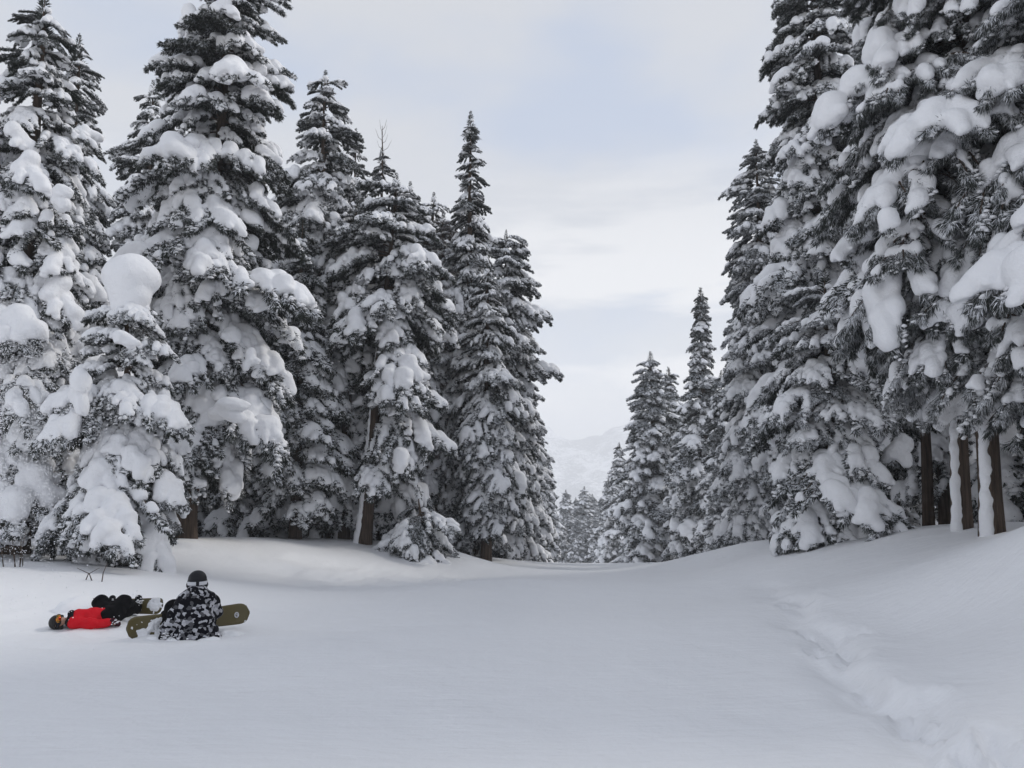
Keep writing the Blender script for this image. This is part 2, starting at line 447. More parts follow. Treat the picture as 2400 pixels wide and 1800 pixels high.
# ------------------------------------------------------------------ boughs
def strands(base, direc, length, width, rng):
    """little spindles: base, three bulging points, tip"""
    n = len(base)
    d = direc / (np.linalg.norm(direc, axis=1)[:, None] + 1e-9)
    r = rng.normal(size=(n, 3)); u = np.cross(d, r); u /= np.linalg.norm(u, axis=1)[:, None] + 1e-9
    w = np.cross(d, u)
    V = np.empty((n, 5, 3))
    V[:, 0] = base
    mid = base + d * (length * 0.45)[:, None]
    for k in range(3):
        a = 2 * PI * k / 3
        V[:, 1 + k] = mid + (u * math.cos(a) + w * math.sin(a)) * (width * 0.5)[:, None]
    V[:, 4] = base + d * length[:, None]
    V[:, 4, 2] -= length * 0.12
    f = np.array([(0, 2, 1), (0, 3, 2), (0, 1, 3), (4, 1, 2), (4, 2, 3), (4, 3, 1)])
    F = (np.arange(n) * 5)[:, None, None] + f[None]
    return V.reshape(-1, 3), F.reshape(-1, 3)

class Bough: pass
def _cap():
    V, F = [(0, 0, 1)], []
    for k, (z, r) in enumerate(((.62, .75), (.05, 1.0), (-.35, .8))):
        for a in range(7): V.append((r * math.cos(a * 2 * PI / 7 + k * .4), r * math.sin(a * 2 * PI / 7 + k * .4), z))
    V.append((0, 0, -.5))
    for a in range(7):
        b = (a + 1) % 7
        F.append((0, 1 + a, 1 + b))
        for k in range(2):
            i = 1 + 7 * k
            F += [(i + a, i + 7 + a, i + 7 + b), (i + a, i + 7 + b, i + b)]
        F.append((22, 15 + b, 15 + a))
    return np.array(V, float), np.array(F)
CAPV, CAPF = _cap()
def caps(P0, R0, rng):
    n = len(P0)
    sc = np.stack([R0 * rng.uniform(.8, 1.5, n), R0 * rng.uniform(.8, 1.5, n), R0 * rng.uniform(.55, .95, n)], 1)
    V = CAPV[None] * (1 + .18 * rng.normal(size=(n, len(CAPV), 1))) * sc[:, None, :] + P0[:, None, :]
    F = (np.arange(n) * len(CAPV))[:, None, None] + CAPF[None]
    return V.reshape(-1, 3), F.reshape(-1, 3)

def make_bough(seed, L, nbr, rise, droop, pad, pillows, tufts, per, slen, swid, hang, h, bare=0.15, fan=1.0, kf=0.035, dust=.5, csize=.045, spread=.38, clump=3.0, up=.16):
    rng = np.random.default_rng(seed)
    wob = rng.uniform(-.08, .08)
    def c(t): return np.array([L * t, L * wob * math.sin(t * 3), L * (rise * t - droop * t * t)])
    lines = [(np.array([c(t) for t in np.linspace(0.0, 1, 9)]), 1.0, 0.0)]
    for b in range(nbr):
        t0 = 0.18 + 0.77 * (b + rng.uniform(0, .8)) / nbr
        s = 1 if b % 2 else -1
        ang = s * math.radians(rng.uniform(28, 62)) * fan
        lb = L * (0.50 * (1 - t0) + 0.17) * rng.uniform(.75, 1.2)
        st = c(t0); sl = rise - 2 * droop * t0 * 0.7
        db = droop * rng.uniform(.5, 1.2)
        u = np.linspace(0, 1, 6)
        pts = np.stack([st[0] + lb * u * math.cos(ang), st[1] + lb * u * math.sin(ang), st[2] + lb * (sl * 0.8 * u - db * u * u)], 1)
        lines.append((pts, rng.uniform(.6, 1.0), t0))
    # snow: many separate clumps sitting on the twigs, a few big pillows
    prims = []
    for pts, q, t0 in lines:
        if t0 > 0 and rng.random() < bare: continue
        n = len(pts); ln = np.linalg.norm(pts[-1] - pts[0])
        for _c in range(1 + rng.poisson(clump * ln / L)):
            f = rng.uniform(.30 if t0 == 0 else .12, 1.0) * (n - 1)
            a_ = int(min(f, n - 2)); p = pts[a_] + (pts[a_ + 1] - pts[a_]) * (f - a_)
            xr = min(1.0, np.hypot(p[0], p[1]) / L)
            if xr < .34 and rng.random() < .75: continue
            r = pad * L * .066 * math.exp(rng.normal() * .36) * (.65 + .55 * xr)
            dn = pts[a_ + 1] - pts[a_]; dn = dn / np.linalg.norm(dn); sd = np.cross(dn, (0, 0, 1.0)); sd /= np.linalg.norm(sd) + 1e-9
            l = r * rng.uniform(.3, 1.9)
            prims.append((p - dn * l * .5 + (0, 0, .34 * r), p + dn * l * .5 + (0, 0, .22 * r), r, r * rng.uniform(.6, .95), rng.uniform(.85, 1.25), .5))
            for _k in range(rng.integers(1, 4)):
                e = p + sd * r * rng.choice([-1, 1]) * rng.uniform(.5, 1.1) + dn * r * rng.uniform(-.3, 1.1) + np.array((0, 0, rng.uniform(-.35, .1) * r))
                prims.append((p + (0, 0, .2 * r), e, r * .7, r * rng.uniform(.28, .55), 1.0, .6))
        a0 = 3 if t0 == 0 else 1
        w_ = .016 * L * math.sqrt(pad)
        for a_ in range(a0, n - 1):
            if rng.random() < .6: prims.append((pts[a_] + (0, 0, .5 * w_), pts[a_ + 1] + (0, 0, .5 * w_), w_ * rng.uniform(.7, 1.3), w_ * rng.uniform(.7, 1.3), 1.0, .6))
    for _ in range(pillows):
        pts, q, t0 = lines[rng.integers(0, len(lines))]
        a = rng.integers(len(pts) // 2, len(pts))
        r = pad * L * 0.085 * rng.uniform(1.1, 1.75)
        p = pts[min(a, len(pts) - 1)]
        dn = (pts[-1] - pts[0]) / (np.linalg.norm(pts[-1] - pts[0]))
        e = p - dn * r * rng.uniform(.5, 1.6) + np.array((rng.normal() * .25, rng.normal() * .25, rng.uniform(0, .25))) * r
        prims.append((p + (0, 0, .25 * r), e + (0, 0, .5 * r), r * rng.uniform(.55, .95), r, rng.uniform(.9, 1.25), 0.55))
        if rng.random() < .6:
            q2 = p + np.array((rng.normal() * .8, rng.normal() * .8, -.25)) * r
            prims.append((p + (0, 0, .3 * r), q2, r * .7, r * rng.uniform(.35, .55), 1.0, 0.6))
    sv, sf = blob(prims, h, kf * L, 0.022 * L, 5.5 / L, seed, 0.011 * L, 13.0 / L)
    # foliage
    B, D, LN, CP = [], [], [], []
    for pts, q, t0 in lines:
        ln = np.linalg.norm(pts[-1] - pts[0])
        nt = max(2, int(tufts * ln / L))
        for k in range(nt):
            f = rng.uniform(.22, 1.08) if t0 == 0 else rng.uniform(.1, 1.14)
            x = f * (len(pts) - 1); a = int(min(max(x, 0), len(pts) - 2)); p = pts[a] + (pts[a + 1] - pts[a]) * (x - a)
            d0 = pts[a + 1] - pts[a]; d0 = d0 / np.linalg.norm(d0)
            side = np.cross(d0, (0, 0, 1)) * rng.normal() * 0.8
            prim = d0 * rng.uniform(.5, 1.1) + side + np.array([0, 0, -hang * rng.uniform(.4, 1.4) if rng.random() > up else .5])
            prim /= np.linalg.norm(prim)
            p = p + side * slen * 0.3 + np.array([0, 0, -0.02 * L])
            m = per
            if rng.random() < dust: CP.append(p + np.array([0, 0, .5 * csize]) + prim * slen * rng.uniform(0, .6))
            B.append(p + rng.normal(size=(m, 3)) * slen * 0.16)
            D.append(prim + rng.normal(size=(m, 3)) * spread)
            LN.append(slen * rng.uniform(.55, 1.15, m))
    B = np.concatenate(B); D = np.concatenate(D); LN = np.concatenate(LN)
    fv, ff = strands(B, D, LN, swid * rng.uniform(.7, 1.3, len(B)), rng)
    o = Bough()
    o.leaf = (fv, ff); o.L = L
    cv, cf = caps(np.array(CP), csize * rng.uniform(.5, 1.25, len(CP)), rng)
    tri = np.concatenate([sf[:, [0, 1, 2]], sf[:, [0, 2, 3]]])
    o.snow = (np.concatenate([sv, cv]), np.concatenate([tri, cf + len(sv)]))
    wp = []
    for pts, q, t0 in lines:
        r = np.linspace(0.020 if t0 == 0 else 0.010, 0.004, len(pts)) * L
        wp.append(tube(pts, r, 5))
    o.wood = wp; o.end = c(.80)
    return o

def finish(o, name, leafmat=M_LEAF):
    wv, _, wq = merge(o.wood)
    V = np.concatenate([o.leaf[0], wv])
    T, Q = o.leaf[1], wq + len(o.leaf[0])
    me = mesh_np(name, V, [T, Q], [leafmat, M_BARK], np.concatenate([np.zeros(len(T)), np.ones(len(Q))]), smooth=False)
    return me
HEAVY, MEDIUM, FINE = [], [], []
for s in range(9):
    r = random.Random(100 + s)
    o = make_bough(100 + s, 1.7, 8 + s % 3, r.uniform(.0, .12), r.uniform(.38, .75), r.uniform(.70, .95), s % 3, 110, 17, .115, .024, .8, 0.028, bare=.16, kf=.010, dust=.5, csize=.045, clump=5.6)
    o.mesh = finish(o, "heavy_bough"); o.smesh = mesh_np("heavy_snow", *o.snow, [M_SNOW]); HEAVY.append(o)
for s in range(9):
    r = random.Random(200 + s)
    o = make_bough(200 + s, 1.3, 8 + s % 3, r.uniform(.0, .15), r.uniform(.35, .75), r.uniform(.56, .76), s % 2, 110, 16, .10, .023, .75, 0.024, bare=.15, kf=.011, dust=.6, csize=.036, clump=7.5)
    o.mesh = finish(o, "medium_bough"); o.smesh = mesh_np("medium_snow", *o.snow, [M_SNOW]); o.dry = finish(o, "dry_bough", M_DRY); o.frost = finish(o, "frosted_bough", M_FROST); MEDIUM.append(o)
for s in range(6):
    r = random.Random(300 + s)
    o = make_bough(300 + s, 2.4, 12 + s % 3, r.uniform(.05, .15), r.uniform(.30, .55), r.uniform(.50, .68), 0, 130, 28, .14, .012, 1.3, 0.032, bare=.15, kf=.010, dust=.55, csize=.036, spread=.30, clump=5.2, up=.04)
    o.mesh = finish(o, "long_bough", M_FROST); o.smesh = mesh_np("long_snow", *o.snow, [M_SNOW]); FINE.append(o)
# coarse ones for distant trees
FAR = []
for s in range(5):
    r = random.Random(400 + s)
    o = make_bough(400 + s, 1.3, 6, r.uniform(.0, .15), r.uniform(.35, .7), r.uniform(.62, .82), s % 2, 48, 6, .17, .05, .65, 0.05, bare=.15, kf=.02, dust=.6, csize=.055, clump=6.5)
    FAR.append(o)
# leading shoots
def make_tip(seed, H, n, snowy, swid=.03):
    rng = np.random.default_rng(seed)
    z = rng.uniform(0, 1, n) ** 1.2
    a = rng.uniform(0, 2 * PI, n)
    rad = 0.22 * H * (1 - z) + .01
    B = np.stack([np.cos(a) * rad * .35, np.sin(a) * rad * .35, z * H], 1)
    D = np.stack([np.cos(a), np.sin(a), rng.uniform(.3, 1.6, n)], 1)
    fv, ff = strands(B, D, rad * rng.uniform(.6, 1.1, n) + .07 * H, swid * rng.uniform(.7, 1.2, n), rng)
    o = Bough(); o.leaf = (fv, ff); o.L = H
    o.wood = [tube([(0, 0, -.1), (0.01, 0, H * .5), (0, .01, H * 1.05)], [.03, .02, .005], 5)]
    prims = []
    for k in range(snowy):
        zz = rng.uniform(.05, .8) * H; aa = rng.uniform(0, 2 * PI); rr = .2 * (H - zz)
        p = np.array([math.cos(aa) * rr, math.sin(aa) * rr, zz]); r = rng.uniform(.04, .09) * H
        prims.append((p, p * (1.25, 1.25, .96), r, r * .7, 1.2, .5))
    o.snow = blob(prims, .03 * H, .02 * H, .008 * H, 5.0, seed)
    o.mesh = finish(o, "leading_shoot"); o.smesh = mesh_np("shoot_snow", *o.snow, [M_SNOW])
    return o
TIPS = [make_tip(500 + k, 1.2, 190, 6) for k in range(3)]
# single big pillows of snow
LUMPS = []
for s in range(5):
    rng = np.random.default_rng(600 + s)
    pr = [((0, 0, 0), (rng.uniform(-.3, .3), rng.uniform(-.2, .2), rng.uniform(.05, .3)), .26, .33, rng.uniform(.8, 1.1), .6)]
    for k in range(3):
        a = rng.uniform(0, 2 * PI); q = rng.uniform(.15, .4)
        pr.append(((0, 0, .05), (math.cos(a) * q, math.sin(a) * q, rng.uniform(-.35, .0)), .22, rng.uniform(.14, .25), 1, .8))
    sv, sf = blob(pr, .035, .022, .07, 3.0, 600 + s, .018, 8.0)
    LUMPS.append(mesh_np("snow_lump", sv, sf, [M_SNOW]))

sv, sf = blob([((0, 0, -.42), (.02, 0, .15), .36, .50, 1, .9), ((-.18, 0, .22), (.26, .05, .12), .36, .34, 1.1, 1), ((.2, -.1, -.25), (.1, .1, -.5), .26, .22, 1, .9), ((-.1, .1, .0), (-.2, 0, .2), .38, .36, 1, 1)], .035, .03, .025, 2.4, 661, .010, 9.0)
GIANT = mesh_np("snow_cap", sv, sf, [M_SNOW])

# ------------------------------------------------------------------ trees
GROUP_NEAR = "snow laden cedars lining the piste"
def trunk_mesh(H, r0, seed, lean=(0, 0), top=1.0):
    rng = np.random.default_rng(seed)
    n = 16
    z = np.linspace(-0.5, H * top, n)
    f = np.clip(z / H, 0, 1)
    pts = np.stack([lean[0] * f + 0.03 * np.sin(f * 9 + seed), lean[1] * f + 0.03 * np.cos(f * 7 + seed), z], 1)
    rad = r0 * (1 - f) ** 0.85 + 0.012
    rad = rad * (1 + 0.28 * np.exp(-np.clip(z, 0, None) * 3.0))
    sides = 14
    rr = [rad[a] * (1 + 0.06 * rng.uniform(-1, 1, sides)) for a in range(n)]
    V, F = tube(pts, rr, sides)
    return V, F

def crown(H, h0, R, spacing, dens, shape, rng):
    """yield (height, azimuth, reach, height fraction) for every bough, spiralling up the stem"""
    h = h0; a = rng.uniform(0, 6.28); p1 = rng.uniform(0, 6.28); p2 = rng.uniform(0, 6.28)
    while h < H - 0.45:
        f = (h - h0) / (H - h0)
        r = R * (1 - f) ** shape * (0.72 + 0.28 * min(1, f / 0.22)) + 0.10
        lobe = 1 + .20 * math.sin(a * 2 + h * .9 + p1) * math.sin(h * 1.3 + p2) + .12 * math.sin(a * 3 - h * 2.1 + p2)
        yield h + rng.uniform(-.35, .35) * spacing, a, r * rng.uniform(.58, 1.22) * lobe, f
        n = max(3.0, dens * (0.55 + 0.45 * r / R))
        h += spacing * (1 - 0.35 * f) / n * rng.uniform(.5, 1.5)
        a += 2.399 + rng.uniform(-.5, .5)

def cedar(u, d, label, vtop=None, H=None, R=2.2, h0=1.0, kind=HEAVY, spacing=.5, dens=6, shape=.66, r0=.22, lean=(0, 0), seed=1, tip=1.0, dry=False,
          lumps=0, snow=1.0, x=None, plaster=None, frost=False, bare_side=None, pitch0=17, pitch1=-30, bare_top=False):
    rng = np.random.default_rng(seed)
    x = pix(u, d) if x is None else x
    z = gz(x, d)
    if H is None: H = ztop(vtop, d) - z
    root = link("cedar_tree", None); root.location = (x, d, z)
    tag(root, label, "tree", GROUP_NEAR)
    V, F = trunk_mesh(H, r0, seed, lean, 0.97)
    tr = link("trunk", mesh_np("trunk", V, F, [M_BARK]), root)
    if plaster:                       # wind-packed snow stuck along one side of the trunk
        az, z0, z1 = plaster
        prims = []; zz = z0 - .3
        while zz < z1:
            f = zz / H; rr = r0 * (1 - f) ** .85 + .012
            az_ = az + rng.uniform(-.1, .1); rr *= 1 + .25 * math.exp(-max(zz, 0) * 3)
            p = np.array([lean[0] * f + math.cos(az_) * rr * .72, lean[1] * f + math.sin(az_) * rr * .72, zz])
            q = p + (0, 0, .35); w = rr * rng.uniform(.44, .56)
            prims.append((p, q, w, w * rng.uniform(.92, 1.05), 1, None)); zz += .3
        sv, sf = blob(prims, .035, .02, .014, 5.0, seed, .014, 12.0)
        link("snow_strip", mesh_np("snow_strip", sv, sf, [M_SNOW]), tr)
    nb = 0
    items = list(crown(H, h0, R, spacing, dens, shape, rng))
    if len(items) > 298: items = [items[i] for i in sorted(rng.choice(len(items), 298, replace=False))]
    for h, a, r, f in items:
        if bare_side and h < bare_side[2] and bare_side[0] < math.degrees(a) % 360 < bare_side[1]: continue
        o = kind[rng.integers(0, len(kind))]
        s = r / o.L
        sw = (0.55 * s + 0.45 * min(s, 1) ) * rng.uniform(.95, 1.25)
        sw = max(sw, 0.42)
        fh = h / H
        pit = math.radians(pitch0 + (pitch1 - pitch0) * f ** 1.5 + rng.uniform(-15, 15))
        M = Matrix.Translation((lean[0] * fh, lean[1] * fh, h)) @ Matrix.Rotation(a, 4, 'Z') @ Matrix.Rotation(pit, 4, 'Y') @ Matrix.Diagonal((s, sw * (1 if rng.random() < .5 else -1), sw, 1))
        b = link("bough", o.dry if dry else (getattr(o, 'frost', o.mesh) if frost else o.mesh), root, M)
        if rng.random() < snow * (1 - .35 * f ** 3):
            g = rng.uniform(.9, 1.12)
            link("snow_load", o.smesh, b, Matrix.Translation((0, 0, 0.01)) @ Matrix.Diagonal((1, g, g, 1)))
        if f < .85 and h > 1.8 and r > .9 and rng.random() < lumps / 110.0:
            e = M @ Vector(o.end); q = rng.uniform(.45, .9)
            link("snow_lump", LUMPS[rng.integers(0, 5)], root, Matrix.Translation((e.x, e.y, e.z + .16 * q)) @ Matrix.Rotation(rng.uniform(0, 6), 4, 'Z') @ Matrix.Diagonal((q, q, q * rng.uniform(.8, 1.2), 1)))
    if tip:
        o = TIPS[seed % 3]
        s = tip
        tp = link("leading_shoot", o.mesh, root, Matrix.Translation((lean[0], lean[1], H - 1.15 * s)) @ Matrix.Rotation(seed, 4, 'Z') @ Matrix.Diagonal((s, s, s, 1)))
        tag(link("snow_load", o.smesh, tp), kind="stuff")
    return root, H

def lump_at(root, u, v, d, s, k, sx=1.0, sz=1.0, rot=0.0):
    """a particular big snow pillow on a tree, at its own distance"""
    p = Vector((pix(u, d), d, ztop(v, d))) - root.location
    link("snow_lump", LUMPS[k], root, Matrix.Translation(p) @ Matrix.Rotation(rot, 4, 'Z') @ Matrix.Diagonal((s * sx, s, s * sz, 1)))

# --- left side
t, _ = cedar(50, 17, "tall cedar at the left picture edge with dark bare-tipped top", vtop=-10, R=2.05, h0=1.6, seed=11, lumps=10, spacing=.48, dens=6, shape=0.6, r0=.30)
lump_at(t, 12, 330, 16.1, .6, 0, 1, 1.2); lump_at(t, 115, 470, 15.8, .58, 1, 1.1, 1)
t, _ = cedar(140, 25, "slender cedar standing just behind the tall one at the left edge, short pointed top", vtop=85, R=1.75, h0=1.5, seed=12, lumps=5, kind=MEDIUM + HEAVY, spacing=.46)
lump_at(t, 178, 320, 24.4, .85, 4, 1, .9)
cedar(326, 32, "narrow pointed cedar seen between the left edge trees and the largest left cedar", vtop=192, R=2.71, h0=1.0, seed=13, lumps=4, kind=MEDIUM + HEAVY[:4], spacing=.5)
t, _ = cedar(440, 22, "biggest left cedar with massive snow pillows, its top cut off by the picture", vtop=-90, R=2.35, h0=2.5, seed=14, lumps=12, spacing=.47, dens=6.5, shape=0.4, r0=.30, lean=(.9, 0), plaster=(PI * 1.1, 0, 3.2))
lump_at(t, 525, 965, 20.2, .9, 1, 1.45, .8, .2); lump_at(t, 585, 845, 20.4, .5, 2, .9, 1.2)
t, _ = cedar(290, 16, "young cedar with boughs down to the snow and one giant snow cap on top", vtop=665, R=1.55, h0=0.45, seed=15, lumps=3, spacing=0.42, dens=6, shape=0.55, r0=.13, tip=0, pitch0=24)
p = Vector((pix(292, 15.9), 15.9, ztop(668, 15.9))) - t.location; link("snow_cap", GIANT, t, Matrix.Translation(p)); lump_at(t, 182, 925, 14.8, .66, 1, .9, 1.5); lump_at(t, 290, 800, 14.9, .5, 3, 1, .9)
cedar(745, 29, "cedar with a ragged pointed top, right beside the largest left cedar", vtop=170, R=2.71, h0=1.6, seed=16, lumps=7, kind=HEAVY, spacing=.5, shape=0.55, r0=.24)
cedar(822, 38, "small dark pointed treetop showing behind the ragged topped cedar", vtop=305, R=2.36, h0=2.5, seed=17, kind=MEDIUM, spacing=.55, snow=.8)
BT = cedar(886, 35, "cedar top ending in a thin bare leader with a few twigs", vtop=345, R=2.24, h0=2.5, seed=18, kind=MEDIUM, spacing=.55, tip=.7, snow=.85)
cedar(858, 27, "cedar with top nodding right above a snow-plastered light brown trunk", vtop=410, R=2.35, h0=2.8, bare_side=(120, 285, 7.6), seed=19, kind=HEAVY[:5] + MEDIUM[:5], lumps=4, spacing=.46, shape=0.4, r0=.22, lean=(.95, 0), plaster=(PI * 1.06, 0, 8.5))
cedar(808, 28.5, "cedar with a dark bare lower trunk standing close left of the light brown trunk", vtop=470, R=2.01, h0=8.0, seed=20, kind=MEDIUM, spacing=.5, r0=.20, lean=(.3, 0), plaster=(PI, 0, 6))
cedar(1035, 34, "cedar with partly browned dry foliage between two dark green ones", vtop=500, R=2.01, h0=2.2, shape=0.45, seed=21, kind=MEDIUM, spacing=.5, dry=True, snow=.75)
cedar(955, 33, "bushy cedar filling the row behind the nodding top", vtop=430, R=2.1, h0=1.5, shape=0.5, seed=22, kind=MEDIUM, spacing=.5, lumps=2)
cedar(1100, 33, "tallest spire-topped cedar on the left edge of the piste", vtop=265, R=2.2, h0=1.2, seed=23, kind=MEDIUM, spacing=.45, dens=6, shape=0.85, r0=.27, snow=.9)
cedar(1186, 38, "round-shouldered columnar cedar at the end of the left tree wall", vtop=540, R=1.85, h0=.8, tip=0.6, seed=24, kind=MEDIUM, spacing=.42, dens=6.5, shape=0.3, r0=.28)
cedar(1140, 31, "cedar of thin snowy growth around the dark bare trunk at the brink", vtop=620, R=1.47, h0=1.7, seed=25, kind=MEDIUM, spacing=.42, dens=6, shape=.55, r0=.2)
cedar(1012, 36, "cedar rising close left of the tallest spire", vtop=455, R=1.9, h0=1.5, seed=28, kind=MEDIUM, spacing=.48, dens=6, shape=.45, r0=.2)
cedar(1215, 42, "lower cedar tucked under the round-shouldered one, boughs down to the snow", vtop=780, R=1.77, h0=.3, seed=26, kind=MEDIUM, spacing=.42, dens=6, shape=.55, r0=.2)

cedar(985, 26.5, "low young cedar bent under snow on the left bank, right of the light brown trunk", vtop=1165, R=1.5, h0=.2, seed=27, kind=HEAVY[:4] + MEDIUM, spacing=.36, dens=6, shape=0.3, r0=.09, tip=0, pitch0=26)

# --- right side
t, _ = cedar(1945, 25, "huge dense columnar cedar forming the left face of the right tree wall", H=20.5, R=2.3, h0=1.0, frost=True, seed=31, kind=MEDIUM + HEAVY[:3], spacing=.50, dens=8.5, shape=.42, r0=.34)
cedar(1790, 35, "columnar cedar whose top shows left of the huge dense one", vtop=330, R=2.2, h0=.6, frost=True, seed=32, kind=MEDIUM, spacing=.48, dens=7.5, shape=.5, r0=.28)
cedar(1768, 41, "cedar with snowy shoulders at the outer left flank of the right tree wall", vtop=640, R=2.1, h0=.4, frost=True, seed=33, kind=MEDIUM + HEAVY[:2], spacing=.48, dens=7, shape=.5, r0=.25)
t, _ = cedar(2085, 27, "cedar rising behind the gap between the huge dense one and the long-boughed one", H=21, R=2.3, h0=2.5, frost=True, seed=34, kind=MEDIUM, spacing=.55, dens=7, shape=.5, r0=.3)
t, _ = cedar(1945, 18.5, "low bushy cedar on the right bank with boughs touching the snow", vtop=640, R=1.75, h0=.35, frost=True, seed=35, kind=MEDIUM + HEAVY[:4] + FINE[:2], lumps=4, spacing=.42, dens=6.5, shape=.5, r0=.16)
lump_at(t, 2095, 1060, 17.6, .7, 1, .9, 1.2)
t, _ = cedar(2315, 13.2, "nearest cedar at top right with long snow-heaped boughs and hanging needle sprays", H=17, R=2.35, h0=3.0, seed=36, kind=FINE, spacing=.50, dens=6, shape=0.35, r0=0.17, pitch0=14, pitch1=0, plaster=(PI * 1.15, 0, 3.6), lumps=2)
cedar(2245, 15, "cedar with dark bare trunk standing just left of the long-boughed one", H=16, R=2.0, h0=4.6, frost=True, seed=37, kind=MEDIUM + FINE[:2], spacing=.55, dens=6, r0=0.16, plaster=(PI * 1.1, 0, 4.2))
cedar(2165, 20, "thin dark trunked cedar standing in the lit gap of the right wood", H=15, R=1.8, h0=4.0, seed=38, kind=MEDIUM, spacing=.6, dens=5, r0=0.13)
cedar(2205, 23, "cedar with drooping low boughs deep in the lit gap of the right wood", H=16, R=2.0, h0=2.4, frost=True, seed=39, kind=MEDIUM + HEAVY[:3], spacing=.6, dens=5, r0=.2)
t, _ = cedar(2670, 11.2, "cedar beyond the right picture edge pushing snowy boughs into view", H=13, R=2.5, h0=1.7, frost=True, seed=40, kind=FINE, spacing=.5, dens=6, shape=.5, r0=.22, lumps=3)

# --- far trees: built whole
def far_proto(seed, H, R, spacing, dens, shape, h0=.4):
    rng = np.random.default_rng(seed)
    leaf, snow, tt = [], [], []
    for h, a, r, f in crown(H, h0, R, spacing, dens, shape, rng):
        o = FAR[rng.integers(0, len(FAR))]
        s = r / o.L; sw = max(.5, .6 * s + .3) * rng.uniform(.95, 1.25)
        pit = math.radians(18 - 30 * f ** 1.5 + rng.uniform(-9, 9))
        M = np.array(Matrix.Translation((0, 0, h)) @ Matrix.Rotation(a, 4, 'Z') @ Matrix.Rotation(pit, 4, 'Y') @ Matrix.Diagonal((s, sw, sw, 1)))
        for src, dst in ((o.leaf, leaf), (o.snow, snow)):
            if dst is snow and rng.random() < .08 + .5 * f ** 2: continue
            dst.append((src[0] @ M[:3, :3].T + M[:3, 3], src[1]))
    o = TIPS[seed % 3]
    tv = o.leaf[0] + (0, 0, H - 1.15); leaf.append((tv, o.leaf[1]))
    lv, lt, lq = merge(leaf); sv, sq, _q = merge(snow)
    p = Bough(); p.H = H
    p.crown = mesh_np("crown", lv, lt, [M_LEAF], smooth=False)
    p.snow = mesh_np("snow", sv, sq, [M_SNOW])
    tv, tf = trunk_mesh(H, .22, seed)
    p.trunk = mesh_np("trunk", tv, tf, [M_BARK])
    return p
PROTO = [far_proto(701, 14, 1.85, .48, 6.5, .62), far_proto(702, 14, 1.7, .46, 6.5, .52), far_proto(703, 14, 1.9, .50, 6.5, .75), far_proto(704, 14, 2.3, .6, 6, .75, 1.6), far_proto(705, 14, 1.6, .46, 6.5, .95)]
def far_tree(u, d, vtop, k, label, wide=1.0, group="distant cedars down the piste", x=None, H=None, sink=0.0):
    x = pix(u, d) if x is None else x
    z = gz(x, d) - sink
    if H is None: H = ztop(vtop, d) - z
    p = PROTO[k]; s = H / p.H
    root = link("cedar_tree", None); root.location = (x, d, z)
    tag(root, label, "tree", group)
    M = Matrix.Rotation(u * .37 + d, 4, 'Z') @ Matrix.Diagonal((s * wide, s * wide, s, 1))
    link("trunk", p.trunk, root, M)
    tag(link("crown", p.crown, root, M), kind="stuff")
    tag(link("snow_load", p.snow, root, M), kind="stuff")
far_tree(1258, 60, 975, 0, "distant cedar peeping out at the foot of the left tree wall", 1.0)
far_tree(1243, 54, 1010, 1, "distant cedar half hidden under the end of the left tree wall", 1.0)
far_tree(1286, 82, 1075, 2, "slim distant cedar, last of the left row before the valley gap", 1.0)
far_tree(1272, 72, 1040, 1, "distant cedar between the last two of the left row", 1.0)
for (u, d, v, k, lab) in ((1325, 138, 1148, 0, "lone leftmost of the tiny trees closing the valley gap"), (1348, 150, 1166, 2, "tiny tree second from the left in the valley gap"),
                          (1368, 140, 1140, 1, "tallest of the tiny trees closing the valley gap"), (1387, 152, 1158, 0, "tiny tree right beside the tallest one in the valley gap"),
                          (1404, 146, 1170, 2, "tiny tree at the right end of the valley gap row")):
    far_tree(u, d, v, k, lab, 1.5)
for (u, d, v, k) in ((1312, 165, 1205, 1), (1338, 168, 1190, 0), (1358, 170, 1185, 1), (1378, 172, 1180, 2), (1398, 160, 1190, 1), (1417, 150, 1165, 0), (1318, 128, 1215, 2), (1334, 130, 1195, 0), (1352, 125, 1210, 1), (1377, 128, 1200, 2), (1395, 122, 1205, 0), (1412, 126, 1175, 1), (1303, 150, 1200, 0)):
    far_tree(u, d, v, k, "small hazy tree filling the row that closes the valley gap", 1.6)
far_tree(1450, 96, 1038, 2, "short distant cedar at the left end of the right-hand row", 1.4)
far_tree(1425, 112, 1120, 0, "distant small cedar just left of the short pointed one", 1.5)
far_tree(1527, 66, 826, 1, "distant cedar with twin pointed neighbour, left of the tall thin spire", 1.35)
far_tree(1500, 76, 960, 2, "distant cedar low in front of the twin pointed pair", 1.4)
far_tree(1568, 69, 862, 0, "distant cedar, lower twin between the pointed one and the tall thin spire", 1.25)
far_tree(1648, 57, 676, 4, "tallest thin spire among the distant cedars right of the piste", 1.25)
far_tree(1610, 62, 950, 1, "distant cedar low between the twin pair and the tall thin spire", 1.4)
far_tree(1693, 50, 870, 0, "distant cedar squeezed between the tall thin spire and the right tree wall", 1.15)
far_tree(1680, 44, 1080, 1, "short snowy cedar at the foot of the tall thin spire", 1.4)
